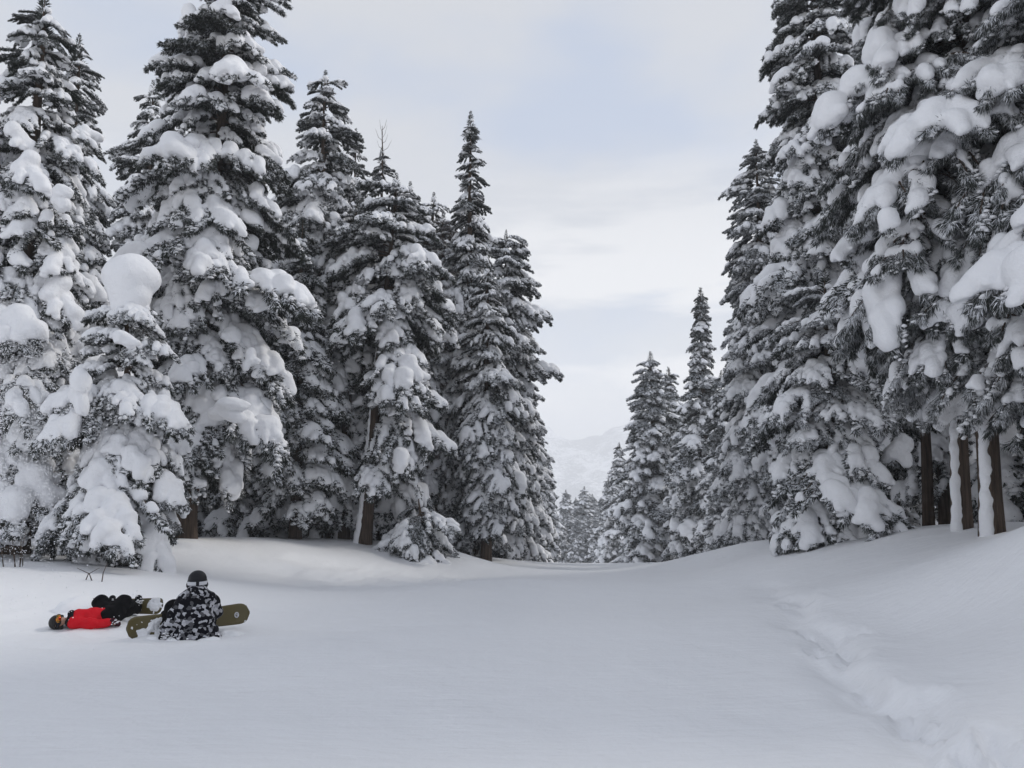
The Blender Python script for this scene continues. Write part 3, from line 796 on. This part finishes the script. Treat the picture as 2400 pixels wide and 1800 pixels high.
# the wood behind the front rows
rr = random.Random(5)
for u, d in ((-260, 24), (-150, 30), (-60, 22), (20, 27), (70, 34), (190, 31), (230, 38), (270, 26), (390, 34), (480, 29), (520, 37), (590, 28), (640, 34), (690, 41), (770, 35), (700, 26.5), (800, 45), (900, 40), (960, 46), (1010, 41), (1080, 47), (1150, 50), (1120, 43)):
    x = pix(u, d)
    far_tree(u, d, 0, 3 if rr.random() < .6 else 2, "snow-dusted cedar deep in the wood behind the left front row", rr.uniform(1.0, 1.25), "cedars deep in the left wood", H=rr.uniform(9, 12.5))
for u, d in ((1850, 44), (1900, 36), (1990, 38), (2020, 31), (2100, 42), (2350, 24), (2440, 19), (2520, 26), (2650, 17), (2400, 33), (2280, 34)):
    far_tree(u, d, 0, 3 if rr.random() < .6 else 2, "snow-dusted cedar deep in the wood behind the right front row", rr.uniform(1.0, 1.2), "cedars deep in the right wood", H=rr.uniform(12, 16))

for x, y in ((10.5, 5.0), (13, 1.5), (14.5, 7.0), (17, 3.5)):
    far_tree(0, y, 0, 3, "snow-dusted cedar of the right wood beside the photographer", 1.2, "cedars of the right wood", x=x, H=15)

# bare leader with twigs
root, H = BT
pts = [tube([(0, 0, H - .9), (.02, 0, H), (0.0, 0, H + 1.05)], [.03, .022, .005], 5)]
for k in range(9):
    z0 = H - .2 + k * .13; a = k * 2.4; q = .5 - k * .035
    pts.append(tube([(0, 0, z0), (math.cos(a) * q * .5, math.sin(a) * q * .5, z0 + .15), (math.cos(a) * q * .9, math.sin(a) * q * .9, z0 + .55)], [.012, .009, .004], 4))
v, _, q = merge(pts)
link("bare_leader", mesh_np("bare_leader", v, q, [M_BARK]), root)

# leafless shrub poking out of the snow at the left
for (u, d, n, lab) in ((35, 14.2, 9, "leafless twiggy shrub poking out of the snow bank at the left edge"), (245, 13.6, 3, "few thin dead stalks poking out of the snow below the young cedar")):
    x = pix(u, d); root = link("shrub", None); root.location = (x, d, gz(x, d)); tag(root, lab, "shrub")
    for k in range(n):
        a = rr.uniform(0, 6.28); q = rr.uniform(.1, .5); hgt = rr.uniform(.3, .62) * (1 if n > 4 else .5)
        pp = np.array([(0, 0, -.1), (math.cos(a) * q * .3, math.sin(a) * q * .3, hgt * .5), (math.cos(a) * q, math.sin(a) * q, hgt)]) + (rr.uniform(-.25, .25), rr.uniform(-.1, .1), 0)
        v, f = tube(pp, [.011, .008, .003], 5)
        link("twig", mesh_np("twig", v, f, [M_BARK]), root)

# ------------------------------------------------------------------ people
def fabric(name, col, rough=.8, scale=40, bump=.3):
    m, n, l, b = material(name, col, rough, .08)
    tc = N(n, "ShaderNodeTexCoord"); nz = N(n, "ShaderNodeTexNoise", i_Scale=scale, i_Detail=4.0); l.new(tc.outputs["Object"], nz.inputs["Vector"])
    nw = N(n, "ShaderNodeTexNoise", i_Scale=9.0, i_Detail=2.0); l.new(tc.outputs["Object"], nw.inputs["Vector"])
    b0 = N(n, "ShaderNodeBump", i_Strength=.6, i_Distance=.03); l.new(nw.outputs["Fac"], b0.inputs["Height"])
    bp = N(n, "ShaderNodeBump", i_Strength=bump, i_Distance=.01); l.new(nz.outputs["Fac"], bp.inputs["Height"]); l.new(b0.outputs[0], bp.inputs["Normal"]); l.new(bp.outputs[0], b.inputs["Normal"])
    return m
M_RED = fabric("red_shell", (.62, .012, .022), .6)
M_BLACK = fabric("black_cloth", (.005, .005, .006), .9)
M_DARK = fabric("charcoal_cloth", (.012, .012, .014), .9)
M_MAROON = fabric("maroon_glove", (.05, .012, .018))
M_SKIN, *_ = material("skin", (.48, .29, .21), .5, .3)
M_HELM, *_ = material("helmet_shell", (.006, .006, .009), .5, .25)
M_HELM2, *_ = material("brown_helmet_shell", (.02, .018, .017), .5, .25)
M_STRAP, *_ = material("strap_white", (.62, .62, .65), .7, .2)
M_STRAPD, *_ = material("strap_dark", (.015, .015, .018), .7, .2)
M_EDGE, *_ = material("board_edge", (.03, .03, .03), .5, .4)
M_LENS, n_, l_, b_ = material("mirror_lens", (.7, .2, .03), .12, .7)
b_.inputs["Metallic"].default_value = .75
lw = N(n_, "ShaderNodeTexCoord"); vo = N(n_, "ShaderNodeTexNoise", i_Scale=14.0, i_Detail=1.0); l_.new(lw.outputs["Object"], vo.inputs["Vector"])
cr = N(n_, "ShaderNodeValToRGB"); e = cr.color_ramp.elements
e[0].position = .35; e[0].color = (.03, .045, .012, 1); e[1].position = .66; e[1].color = (.45, .03, .01, 1)
x_ = e.new(.48); x_.color = (.50, .20, .02, 1)
l_.new(vo.outputs["Fac"], cr.inputs[0]); l_.new(cr.outputs[0], b_.inputs["Base Color"])
# jacket print: interlocking angular shapes in black, charcoal and light grey
M_CAMO, n_, l_, b_ = material("angular_print", (.1, .1, .1), .8, .1)
tc = N(n_, "ShaderNodeTexCoord")
mp = N(n_, "ShaderNodeMapping"); mp.inputs["Scale"].default_value = (1.0, 1.0, 1.35); mp.inputs["Rotation"].default_value = (0, .35, 0); l_.new(tc.outputs["Object"], mp.inputs["Vector"])
v1 = N(n_, "ShaderNodeTexVoronoi", feature='F1', distance='MANHATTAN', i_Scale=19.0); l_.new(mp.outputs[0], v1.inputs["Vector"])
sx = N(n_, "ShaderNodeSeparateXYZ"); l_.new(v1.outputs["Color"], sx.inputs[0])
cr = N(n_, "ShaderNodeValToRGB"); cr.color_ramp.interpolation = 'CONSTANT'; e = cr.color_ramp.elements
e[0].position = 0; e[0].color = (.005, .005, .010, 1); e[1].position = .47; e[1].color = (.44, .44, .47, 1)
x_ = e.new(.34); x_.color = (.12, .12, .13, 1)
x_ = e.new(.62); x_.color = (.66, .66, .70, 1)
x_ = e.new(.80); x_.color = (.007, .007, .012, 1)
l_.new(sx.outputs[0], cr.inputs[0])
nz = N(n_, "ShaderNodeTexNoise", i_Scale=60.0, i_Detail=3.0); l_.new(tc.outputs["Object"], nz.inputs["Vector"])
mx = N(n_, "ShaderNodeMix", data_type='RGBA', blend_type='MULTIPLY'); mx.inputs[0].default_value = .6
l_.new(cr.outputs[0], mx.inputs[6]); l_.new(nz.outputs["Fac"], mx.inputs[7])
l_.new(mx.outputs[2], b_.inputs["Base Color"])
nw = N(n_, "ShaderNodeTexNoise", i_Scale=8.0, i_Detail=3.0); l_.new(tc.outputs["Object"], nw.inputs["Vector"])
bp = N(n_, "ShaderNodeBump", i_Strength=.7, i_Distance=.04); l_.new(nw.outputs["Fac"], bp.inputs["Height"]); l_.new(bp.outputs[0], b_.inputs["Normal"])
# board top sheet
M_BOARD, n_, l_, b_ = material("olive_topsheet", (.105, .085, .030), .4, .4)
tc = N(n_, "ShaderNodeTexCoord"); nz = N(n_, "ShaderNodeTexNoise", i_Scale=5.0, i_Detail=4.0); l_.new(tc.outputs["Object"], nz.inputs["Vector"])
mx = N(n_, "ShaderNodeMix", data_type='RGBA'); mx.inputs[6].default_value = (.080, .064, .022, 1); mx.inputs[7].default_value = (.125, .10, .04, 1)
l_.new(nz.outputs["Fac"], mx.inputs[0]); l_.new(mx.outputs[2], b_.inputs["Base Color"])

def cone(a, b, ra, rb): return (a, b, ra, rb, 1.0, None)
def blob_obj(name, prims, mat, parent, h=.014, k=.016, noise=0, nf=6, noise2=0, seed=1, extra=None):
    v, q = blob(prims, h, k, noise, nf, seed, noise2, 22.0, extra)
    return link(name, mesh_np(name, v, q, [mat]), parent)
def glove_prims(w, d, side, up, s=1.0, curl=.5):
    """palm with four unequal fingers and a thumb; w wrist, d towards the fingers, side across the palm (thumb side), up = back of the hand"""
    w, d, side, up = (np.asarray(q, float) for q in (w, d, side, up))
    pr = []
    for k in range(4):
        o = side * (.036 - .024 * k) * s
        ln = (.075, .085, .078, .060)[k] * s
        a = w + d * .03 * s + o * .8; b = w + d * .095 * s + o
        pr.append(cone(a, b, .020 * s, .017 * s))
        c = b + (d * .75 - up * .55 * curl) * ln * .5
        e = c + (d * .4 - up * 1.0 * curl) * ln * .45
        pr.append(cone(b, c, .0145 * s, .0135 * s)); pr.append(cone(c, e, .0135 * s, .011 * s))
    a = w + d * .035 * s + side * .035 * s; b = a + (side * .8 + d * .5) * .045 * s; c = b + (d * .9 + side * .1 - up * .3) * .035 * s
    pr += [cone(a, b, .020 * s, .017 * s), cone(b, c, .016 * s, .013 * s), cone(w - d * .05 * s, w + d * .02 * s, .040 * s, .032 * s)]
    return pr

def board_mesh(L=1.52, W=.27, waist=.03, th=.012, bend=.05):
    n, m = 48, 9
    s = np.linspace(-1, 1, n)
    # rounded nose and tail
    half = (W / 2) * np.clip(1 - np.clip((np.abs(s) - .80) / .20, 0, 1) ** 2.6, 0, 1) ** .5
    half = half - waist / 2 * np.cos(s * PI / 2) ** 2
    half = np.maximum(half, .012)
    w = np.linspace(-1, 1, m)
    S, Wd = np.meshgrid(s * L / 2, w, indexing='ij')
    Xb = S; Yb = Wd * half[:, None]
    Zb = bend * np.clip((np.abs(s) - .74) / .26, 0, 1)[:, None] ** 2 * np.ones((1, m)) + 0.006 * (1 - s[:, None] ** 2)
    top = np.stack([Xb, Yb, Zb + th / 2], -1).reshape(-1, 3); bot = np.stack([Xb, Yb, Zb - th / 2], -1).reshape(-1, 3)
    i, j = np.meshgrid(np.arange(n - 1), np.arange(m - 1), indexing='ij')
    q = np.stack([i * m + j, (i + 1) * m + j, (i + 1) * m + j + 1, i * m + j + 1], -1).reshape(-1, 4)
    o = len(top)
    loop = [a * m for a in range(n)] + [(n - 1) * m + b for b in range(1, m)] + [a * m + m - 1 for a in range(n - 2, -1, -1)] + [b for b in range(m - 2, 0, -1)]
    loop = np.array(loop); nx_ = np.roll(loop, -1)
    side = np.stack([loop, nx_, nx_ + o, loop + o], 1)[:, ::-1]
    V = np.concatenate([top, bot])
    F = np.concatenate([q, q[:, ::-1] + o, side])
    mi = np.concatenate([np.zeros(len(q)), np.ones(len(q) + len(side))])
    def surf(x, y):
        a = abs(x) / (L / 2)
        return bend * max(0, (a - .74) / .26) ** 2 + .006 * (1 - a * a) + th / 2
    return V, F, mi, surf, half, s
def snowboard(label, M, seed, ring, cover):
    V, F, mi, surf, half, s = board_mesh()
    b = link("snowboard", mesh_np("snowboard", V, F, [M_BOARD, M_EDGE], mi), None, M)
    tag(b, label, "snowboard")
    # crusts of snow frozen to the top sheet
    nx_, ny_ = 150, 28
    gx, gy = np.meshgrid(np.linspace(-.755, .755, nx_), np.linspace(-.13, .13, ny_), indexing='ij')
    lim = np.interp(gx / .76, s, half)
    hgt = fbm2(gx * 9 + seed, gy * 9, seed, 4, .55) + cover(gx, gy)
    ok = (hgt > 0) & (np.abs(gy) < lim - .004)
    zz = np.vectorize(surf)(gx, gy) + np.clip(hgt, 0, .5) * .06 + .0005
    zz = np.where(ok, zz, np.vectorize(surf)(gx, gy) - .003)
    i, j = np.meshgrid(np.arange(nx_ - 1), np.arange(ny_ - 1), indexing='ij')
    keep = (ok[:-1, :-1].astype(int) + ok[1:, :-1] + ok[1:, 1:] + ok[:-1, 1:]) >= 2
    q = np.stack([i * ny_ + j, (i + 1) * ny_ + j, (i + 1) * ny_ + j + 1, i * ny_ + j + 1], -1)[keep]
    c = link("snow_crust", mesh_np("snow_crust", np.stack([gx, gy, zz], -1).reshape(-1, 3), q, [M_SNOW]), b)
    tag(c, kind="stuff")
    for sx_ in (-.25, .25):          # bindings: base plate and highback
        z0 = surf(sx_, 0)
        link("binding_plate", *( [mesh_np("binding_plate", *blob([cone((sx_, -.09, z0 + .012), (sx_, .09, z0 + .012), .045, .045)], .012, .006), [M_EDGE])] ), b)
        v, q2 = blob([cone((sx_ - .03, -.105, z0 + .02), (sx_ - .025, -.12, z0 + .19), .02, .016), cone((sx_ + .03, -.105, z0 + .02), (sx_ + .025, -.12, z0 + .19), .02, .016), cone((sx_, -.11, z0 + .1), (sx_, -.12, z0 + .19), .02, .02)], .012, .012)
        link("highback", mesh_np("highback", v, q2, [M_EDGE]), b)
    if ring:
        rx, ry = ring
        a = np.linspace(0, 2 * PI, 25)
        pts = np.stack([rx + .024 * np.cos(a), ry + .03 * np.sin(a), np.full(25, surf(rx, ry) + .002)], 1)
        v1_, f1_ = tube(pts, [.008] * 25, 6)
        a = np.linspace(-.5 * PI, .9 * PI, 12)
        v2_, f2_ = tube(np.stack([rx + .009 * np.cos(a), ry + .011 * np.sin(a), np.full(12, surf(rx, ry) + .002)], 1), [.005] * 12, 6)
        v, _, q = merge([(v1_, f1_), (v2_, f2_)])
        link("round_emblem", mesh_np("round_emblem", v, q, [M_STRAP]), b)
    return b

def stand(u, v):                     # depth at which the column u of the photograph meets the snow at row v
    for d in np.arange(6, 20, .02):
        if ztop(v, d) <= gz(pix(u, d), d): return float(d)
# ---- sitting rider, seen from behind
SY = stand(476, 1494); SX = pix(476, SY)
SZ = gz(SX, SY)
yaw = math.atan2(-(SX), SY)
p1 = link("person", None); p1.location = (SX, SY, SZ - .045); p1.rotation_euler = (0, 0, yaw)
tag(p1, "person sitting on the snow seen from behind, black and grey patterned jacket, black helmet", "person")
head = (0, .10, .735)
AL, EL, WL = (-.155, .05, .50), (-.25, .03, .32), (-.36, .05, .17)
AR, ER, WR = (.155, .05, .50), (.235, .16, .32), (.24, .38, .27)
KL, KR, FL, FR = (-.29, .30, .40), (.20, .34, .42), (-.36, .40, .10), (.14, .57, .12)
body = [cone((0, 0, .15), (0, .03, .34), .13, .12), cone((0, .03, .34), (0, .05, .5), .12, .13), cone(AL, AR, .06, .06), cone((0, .05, .55), (0, .09, .68), .06, .055),
        cone(head, (0, .105, .77), .088, .088), cone((0, .16, .70), (0, .13, .67), .045, .05), cone((0, .19, .735), (0, .195, .72), .016, .018), cone((-.085, .09, .73), (-.09, .09, .72), .016, .014), cone((.085, .09, .73), (.09, .09, .72), .016, .014)]
for a, b_, c in ((AL, EL, WL), (AR, ER, WR)): body += [cone(a, b_, .05, .042), cone(b_, c, .042, .03)]
body += glove_prims(WL, (-.25, .35, -.9), (.6, .8, .0), (-.8, 0, .4), .8) + glove_prims(WR, (0, .9, -.4), (-1, 0, 0), (0, .4, .9), .8)
for sgn, kx, fx in ((-1, KL, FL), (1, KR, FR)): body += [cone((sgn * .1, .03, .13), kx, .085, .06), cone(kx, fx, .055, .04)]
blob_obj("body", body, M_SKIN, p1, h=.013, k=.01)
def folds(amp, fz, fx):
    def f(F, X, Y, Z):
        return F + amp * np.sin(Z * fz + 2.2 * np.sin(X * fx) + 1.7 * np.sin(Y * 11)) * np.clip(1 - np.abs(F) / .06, 0, 1)
    return f
jk = [cone((0, .0, .13), (0, .02, .30), .225, .215), cone((0, .02, .30), (0, .045, .46), .21, .175), cone((-.085, .05, .515), (.085, .05, .515), .115, .115), cone((-.07, .0, .03), (.07, .0, .03), .215, .215),
      cone((0, .04, .54), (0, .075, .635), .135, .105), cone((-.045, -.01, .61), (.045, -.01, .61), .085, .085), cone((0, -.06, .50), (0, -.05, .60), .05, .085),
      cone(AL, EL, .095, .092), cone(EL, WL, .090, .070), cone(AR, ER, .095, .088), cone(ER, WR, .085, .06), cone((-.2, .05, .02), (-.12, .0, .04), .10, .13), cone((.23, .02, .02), (.12, 0, .05), .08, .14)]
blob_obj("jacket", jk, M_CAMO, p1, h=.014, k=.022, noise=.012, nf=7, noise2=.004, seed=3, extra=folds(.007, 38, 14))
tr = []
for sgn, kx, fx in ((-1, KL, FL), (1, KR, FR)): tr += [cone((sgn * .11, .05, .12), kx, .125, .095), cone(kx, fx, .092, .085)]
tr += [cone((-.08, 0, .12), (.08, 0, .12), .15, .15)]
blob_obj("trousers", tr, M_BLACK, p1, k=.018, noise=.01)
def boot(parent, ank, sole, toe, mat=M_DARK):
    ank, sole, toe = (np.asarray(q, float) for q in (ank, sole, toe))
    heel = ank + sole * .09 - toe * .05
    ball = ank + sole * .085 + toe * .16
    blob_obj("boot", [cone(ank - sole * .13, ank, .07, .068), cone(ank, heel, .065, .058), cone(heel, ball, .058, .052), cone(ank + toe * .02, ball, .055, .048)], mat, parent, k=.012, noise=.004)
BD = Vector((1.44, .46, .0)).normalized()
nrm = Vector((.34, -.94, .22)).normalized(); nrm = (nrm - BD * nrm.dot(BD)).normalized()
for f in (FL, FR): boot(p1, (f[0], f[1] - .02, f[2] + .02), (-nrm[0], -nrm[1], 0), (0, 0, 1))
blob_obj("glove", glove_prims(WL, (-.25, .35, -.9), (.6, .8, .0), (-.8, 0, .4), 1.35) + [cone(EL, WL, .03, .055)], M_BLACK, p1, h=.009, k=.008)
blob_obj("glove", glove_prims(WR, (0, .9, -.4), (-1, 0, 0), (0, .4, .9), 1.3), M_BLACK, p1, h=.009, k=.008)
hel = [cone((0, .10, .745), (0, .112, .77), .121, .117), cone((-.085, .09, .70), (.085, .09, .70), .05, .05)]
def cutface(F, X, Y, Z): return np.maximum(F, np.minimum(.76 - Z, Y - .13)*-1 if False else np.where((Y > .165) & (Z < .765), .02, F))
hm = blob_obj("helmet", hel, M_HELM, p1, h=.011, k=.010, extra=cutface)
def ring_band(parent, name, c, rx, ry, z0, z1, a0, a1, mat, th=.006, n=24, R=None):
    a = np.linspace(a0, a1, n); V = []
    for r_, zz in ((0, z0), (th, z0), (th, z1), (0, z1)):
        V.append(np.stack([c[0] + (rx + r_) * np.cos(a), c[1] + (ry + r_) * np.sin(a), np.full(n, c[2] + zz)], 1))
    V = np.concatenate(V)
    if R is not None: V = (V - c) @ np.array(R).T + c
    F = []
    for s_ in range(4):
        s2 = (s_ + 1) % 4
        for i_ in range(n - 1): F.append((s_ * n + i_, s_ * n + i_ + 1, s2 * n + i_ + 1, s2 * n + i_))
    F.append((0, n, 2 * n, 3 * n)); F.append((n - 1, 4 * n - 1, 3 * n - 1, 2 * n - 1))
    return link(name, mesh_np(name, V, np.array(F), [mat], smooth=False), parent)
gg = blob_obj("goggles", [cone((-.05, .195, .735), (.05, .195, .735), .042, .042)], M_STRAPD, p1, h=.01, k=.006)
hc = np.array((0, .10, .735))
ring_band(gg, "strap", hc, .122, .122, -.030, .026, PI * 1.04, PI * 1.96, M_STRAPD, .003)
for a0, a1 in ((1.08, 1.46), (1.56, 1.93)):
    ring_band(gg, "strap_stripe", hc, .1245, .1245, -.024, .021, PI * a0, PI * a1, M_STRAP, .004)
# his board, standing on its edge in front of him
Mloc = Matrix.Identity(4)
up_ = nrm.cross(BD)
for c_, vec in enumerate((BD, up_, nrm)):
    for r_ in range(3): Mloc[r_][c_] = vec[r_]
Mw = Matrix.Translation(p1.location) @ Matrix.Rotation(yaw, 4, 'Z') @ Matrix.Translation((-.08, .51, .165)) @ Matrix.Scale(1.06, 4) @ Mloc
snowboard("olive snowboard with pale round emblem on edge in front of the sitting person", Mw, 5, (.60, -.01), lambda x, y: np.where(x < -.25, .36 - 1.8 * np.abs(x + .44) - .1, -.36 - .3 * (x > .4)) + np.where(x < -.68, .2, 0) - .3 * np.clip(y / .12, -.3, 1))

# ---- rider lying on the back
LY = stand(270, 1464); LX = pix(270, LY)
print('sit', SY, 'lie', LY)
LZ = gz(LX, LY)
yaw2 = math.atan2(-LX, LY)
p2 = link("person", None); p2.location = (LX, LY, LZ - .01); p2.rotation_euler = (0, 0, yaw2); p2.scale = (.82, .82, .82)
tag(p2, "person in red jacket and black trousers lying flat on the snow with orange-lensed goggles", "person")
fdir = np.array((0.10, -.80, .60)); fdir /= np.linalg.norm(fdir)
hd = np.array((-.70, -.02, .125))
H1, H2 = (.02, .10, .14), (.05, -.06, .14)
K1, K2 = (-.10, .40, .31), (.25, .24, .31)
A1, A2 = (.03, .88, .13), (.45, .60, .14)
S1, S2 = (-.47, .15, .13), (-.46, -.15, .12)
E1, E2 = (-.28, .33, .09), (-.22, -.23, .085)
W1, W2 = (-.08, .42, .08), (.03, -.20, .08)
body = [cone((0.02, .02, .13), (-.2, .01, .13), .115, .105), cone((-.2, .01, .13), (-.4, 0, .14), .105, .12), cone(S1, S2, .06, .06), cone((-.5, 0, .13), (-.60, -.01, .13), .055, .052),
        cone(hd, hd + (.0, -.0, .0), .094, .094), cone(hd + np.array((.075, 0, 0)) + fdir * .035, hd + np.array((.03, 0, 0)) + fdir * .03, .052, .066),
        cone(hd + np.array((.035, 0, 0)) + fdir * .10, hd + np.array((.01, 0, 0)) + fdir * .092, .017, .013), cone(hd + np.array((.07, 0, 0)) + fdir * .082, hd + np.array((.07, 0, 0)) + fdir * .084, .020, .020)]
for a, b_, c in ((S1, E1, W1), (S2, E2, W2)): body += [cone(a, b_, .05, .042), cone(b_, c, .04, .03)]
for a, b_, c in ((H1, K1, A1), (H2, K2, A2)): body += [cone(a, b_, .085, .06), cone(b_, c, .055, .04)]
g2 = (W2, (.97, .05, -.12), (0, -.7, .7), (0, .7, .7))
g1 = (W1, (.8, .55, -.1), (0, .7, .3), (0, 0, 1))
body += glove_prims(*g1, .8) + glove_prims(*g2, .8)
blob_obj("body", body, M_SKIN, p2, h=.012, k=.008)
blob_obj("jacket", [cone((.02, .02, .12), (-.2, .01, .14), .155, .155), cone((-.2, .01, .14), (-.40, 0, .15), .155, .15), cone(S1, S2, .10, .10), cone(S2, E2, .09, .082), cone(E2, W2, .082, .066),
                    cone(S1, E1, .09, .08), cone(E1, W1, .08, .062), cone((.06, .02, .12), (.0, .02, .13), .135, .15)], M_RED, p2, h=.013, k=.018, noise=.012, nf=8, noise2=.004, seed=9, extra=folds(.005, 30, 24))
blob_obj("collar", [cone((-.505, -.10, .17), (-.515, 0, .24), .05, .05), cone((-.515, 0, .24), (-.505, .10, .17), .05, .05), cone((-.50, -.11, .16), (-.50, -.10, .07), .05, .05), cone((-.53, -.1, .12), (-.53, .1, .12), .07, .07)], M_DARK, p2, h=.011, k=.012, noise=.006)
blob_obj("trousers", [cone((.05, .02, .12), (-.02, .02, .12), .14, .145), cone(H1, K1, .145, .125), cone(K1, A1, .115, .10), cone(H2, K2, .145, .125), cone(K2, A2, .12, .105), cone((.1, .1, .12), (.34, .42, .13), .12, .11)], M_BLACK, p2, h=.014, k=.02, noise=.014, nf=8, seed=4, extra=folds(.006, 34, 20))
BD2 = Vector((.80, -.58, .03)).normalized()
nr2 = Vector((-.5, -.75, .33)).normalized(); nr2 = (nr2 - BD2 * nr2.dot(BD2)).normalized()
for a in (A1, A2): boot(p2, a, (-nr2[0], -nr2[1], -.1), (.05, .05, 1), M_DARK)
blob_obj("glove", glove_prims(*g2, 1.3), M_MAROON, p2, h=.009, k=.008)
blob_obj("glove", glove_prims(*g1, 1.3), M_MAROON, p2, h=.009, k=.008)
def facecut(F, X, Y, Z):
    q = (X - hd[0]) * 1.0; w = (Y - hd[1]) * fdir[1] + (Z - hd[2]) * fdir[2]
    return np.where((q > -.035) & (w > .02), .02, np.where(q > .075, .02, F))
blob_obj("helmet", [cone(hd + (-.02, 0, 0), hd + (-.0, 0, 0), .120, .122), cone(hd + (.04, .0, -.03), hd + (.04, .05, .0), .1, .1)], M_HELM2, p2, h=.011, k=.010, extra=facecut)
gc = hd + np.array((-.005, 0, 0))
fside = np.cross(fdir, (1, 0, 0)); fside /= np.linalg.norm(fside)
gg = blob_obj("goggles", [cone(gc + fdir * .085 - fside * .05, gc + fdir * .085 + fside * .05, .047, .047), cone(gc + fdir * .03 - fside * .1, gc + fdir * .08 - fside * .06, .025, .03), cone(gc + fdir * .03 + fside * .1, gc + fdir * .08 + fside * .06, .025, .03)], M_STRAPD, p2, h=.009, k=.006)
blob_obj("lens", [cone(gc + fdir * .102 - fside * .045, gc + fdir * .106, .037, .040), cone(gc + fdir * .106, gc + fdir * .102 + fside * .045, .040, .037)], M_LENS, gg, h=.008, k=.006)
Mloc = Matrix.Identity(4); up2 = nr2.cross(BD2)
for c_, vec in enumerate((BD2, up2, nr2)):
    for r_ in range(3): Mloc[r_][c_] = vec[r_]
Mw2 = Matrix.Translation(p2.location) @ Matrix.Rotation(yaw2, 4, 'Z') @ Matrix.Translation((.215, .715, .115)) @ Matrix.Scale(.88, 4) @ Mloc
snowboard("olive snowboard on the feet of the lying person, snow patch near its tip", Mw2, 8, None, lambda x, y: np.where(x > .45, .30 - 3.0 * np.abs(x - .58), -.30))

def dusting(parent, boxes, seed):
    rng = np.random.default_rng(seed); P0 = []
    for c, sp, n in boxes: P0.append(np.asarray(c) + rng.normal(size=(n, 3)) * sp)
    P0 = np.concatenate(P0)
    v, f = caps(P0, rng.uniform(.006, .020, len(P0)), rng)
    tag(link("snow_crust", mesh_np("snow_crust", v, f, [M_SNOW]), parent), kind="stuff")
dusting(p1, [((-.34, -.02, .10), (.05, .05, .05), 40), ((-.2, -.16, .04), (.1, .05, .03), 30), ((.2, -.14, .05), (.08, .05, .03), 20), (FL, (.07, .07, .07), 40), (FR, (.07, .07, .07), 40)], 5)
dusting(p2, [((.47, .54, .22), (.06, .05, .07), 60), (A1, (.06, .08, .08), 40), ((.13, -.24, .10), (.04, .03, .03), 26), ((-.52, -.12, .20), (.03, .04, .04), 8)], 6)

# kicked-up snow heaped against bodies and boards
def heap(name, pts, label, seed):
    pr = []
    for (u, d, r, q) in pts:
        x = pix(u, d); z = gz(x, d)
        pr.append(((x, d, z - r * .35), (x + q, d, z - r * .35), r, r * .8, 1.3, None))
    c = np.mean([p[0] for p in pr], 0)
    pr = [(np.array(a) - c, np.array(b) - c, ra, rb, zs, fl) for a, b, ra, rb, zs, fl in pr]
    v, q = blob(pr, .022, .03, .03, 6, seed, .012, 18.0)
    o = link(name, mesh_np(name, v, q, [M_GROUND])); o.location = c
    tag(o, label, kind="stuff")
heap("snow_heap", [(372, SY - .10, .05, .1), (425, SY - .16, .09, .2), (495, SY - .16, .09, .15), (540, SY + .25, .11, .15), (562, SY + .4, .10, .1)], "loose snow heaped around the sitting person and his board", 3)
heap("snow_heap", [(290, LY + .3, .10, .3), (330, LY + .25, .08, .3), (215, LY + .75, .40, .15), (232, LY + .85, .36, .2), (190, LY + .6, .22, .2), (375, LY + .3, .08, .2), (235, LY + 1.2, .26, -.3)], "loose snow heaped round the lying person", 4)

# blown powder drifting at the left edge of the wood: single grains
rng = np.random.default_rng(77)
n = 9500
u = np.abs(rng.normal(0, 130, n)) - 60 + rng.uniform(0, 60, n); v = rng.normal(1010, 170, n); dd = rng.uniform(7, 15, n)
gx = (u - 1200) / FPX * dd
Yv = (900 - v) / FPX
gzv = CAM_Z + dd * (math.sin(PITCH) + math.cos(PITCH) * Yv) / (math.cos(PITCH) - math.sin(PITCH) * Yv)
c = np.stack([gx, dd, gzv], 1)
c = c[gzv > ground(gx, dd) + .05]; n = len(c)
tet = np.array([(1, 1, 1), (-1, -1, 1), (-1, 1, -1), (1, -1, -1)], float)
V = (c[:, None, :] + tet[None] * (rng.uniform(.002, .0055, n) * 1.0)[:, None, None]).reshape(-1, 3)
F = ((np.arange(n) * 4)[:, None, None] + np.array([(0, 1, 3), (0, 2, 1), (0, 3, 2), (1, 2, 3)])[None]).reshape(-1, 3)
o = link("blown_powder", mesh_np("blown_powder", V, F, [M_SNOW], smooth=False))
tag(o, "fine blown snow powder drifting in front of the trees at the left", kind="stuff")

# ------------------------------------------------------------------ haze
m = bpy.data.materials.new("haze"); m.use_nodes = True
m.node_tree.nodes.clear()
o_ = m.node_tree.nodes.new("ShaderNodeOutputMaterial"); pv = m.node_tree.nodes.new("ShaderNodeVolumePrincipled")
pv.inputs["Color"].default_value = (.985, .988, .992, 1); pv.inputs["Density"].default_value = 0.0007
m.node_tree.links.new(pv.outputs[0], o_.inputs["Volume"])
x0, x1, y0, y1, z0, z1 = -2600, 2700, -60, 4400, LOWEST - 3, max(MTN_TOP, 26) + 6
V = np.array([(a, b, c) for a in (x0, x1) for b in (y0, y1) for c in (z0, z1)], float)
F = np.array([(0, 1, 3, 2), (4, 6, 7, 5), (0, 4, 5, 1), (2, 3, 7, 6), (0, 2, 6, 4), (1, 5, 7, 3)])
hz = link("haze", mesh_np("haze", V, F, [m], smooth=False))
tag(hz, "thin winter haze between the trees and the far mountain", kind="stuff")
print("objects", len(bpy.data.objects), "tris", sum(sum(len(p.vertices) - 2 for p in me.polygons) for me in bpy.data.meshes))
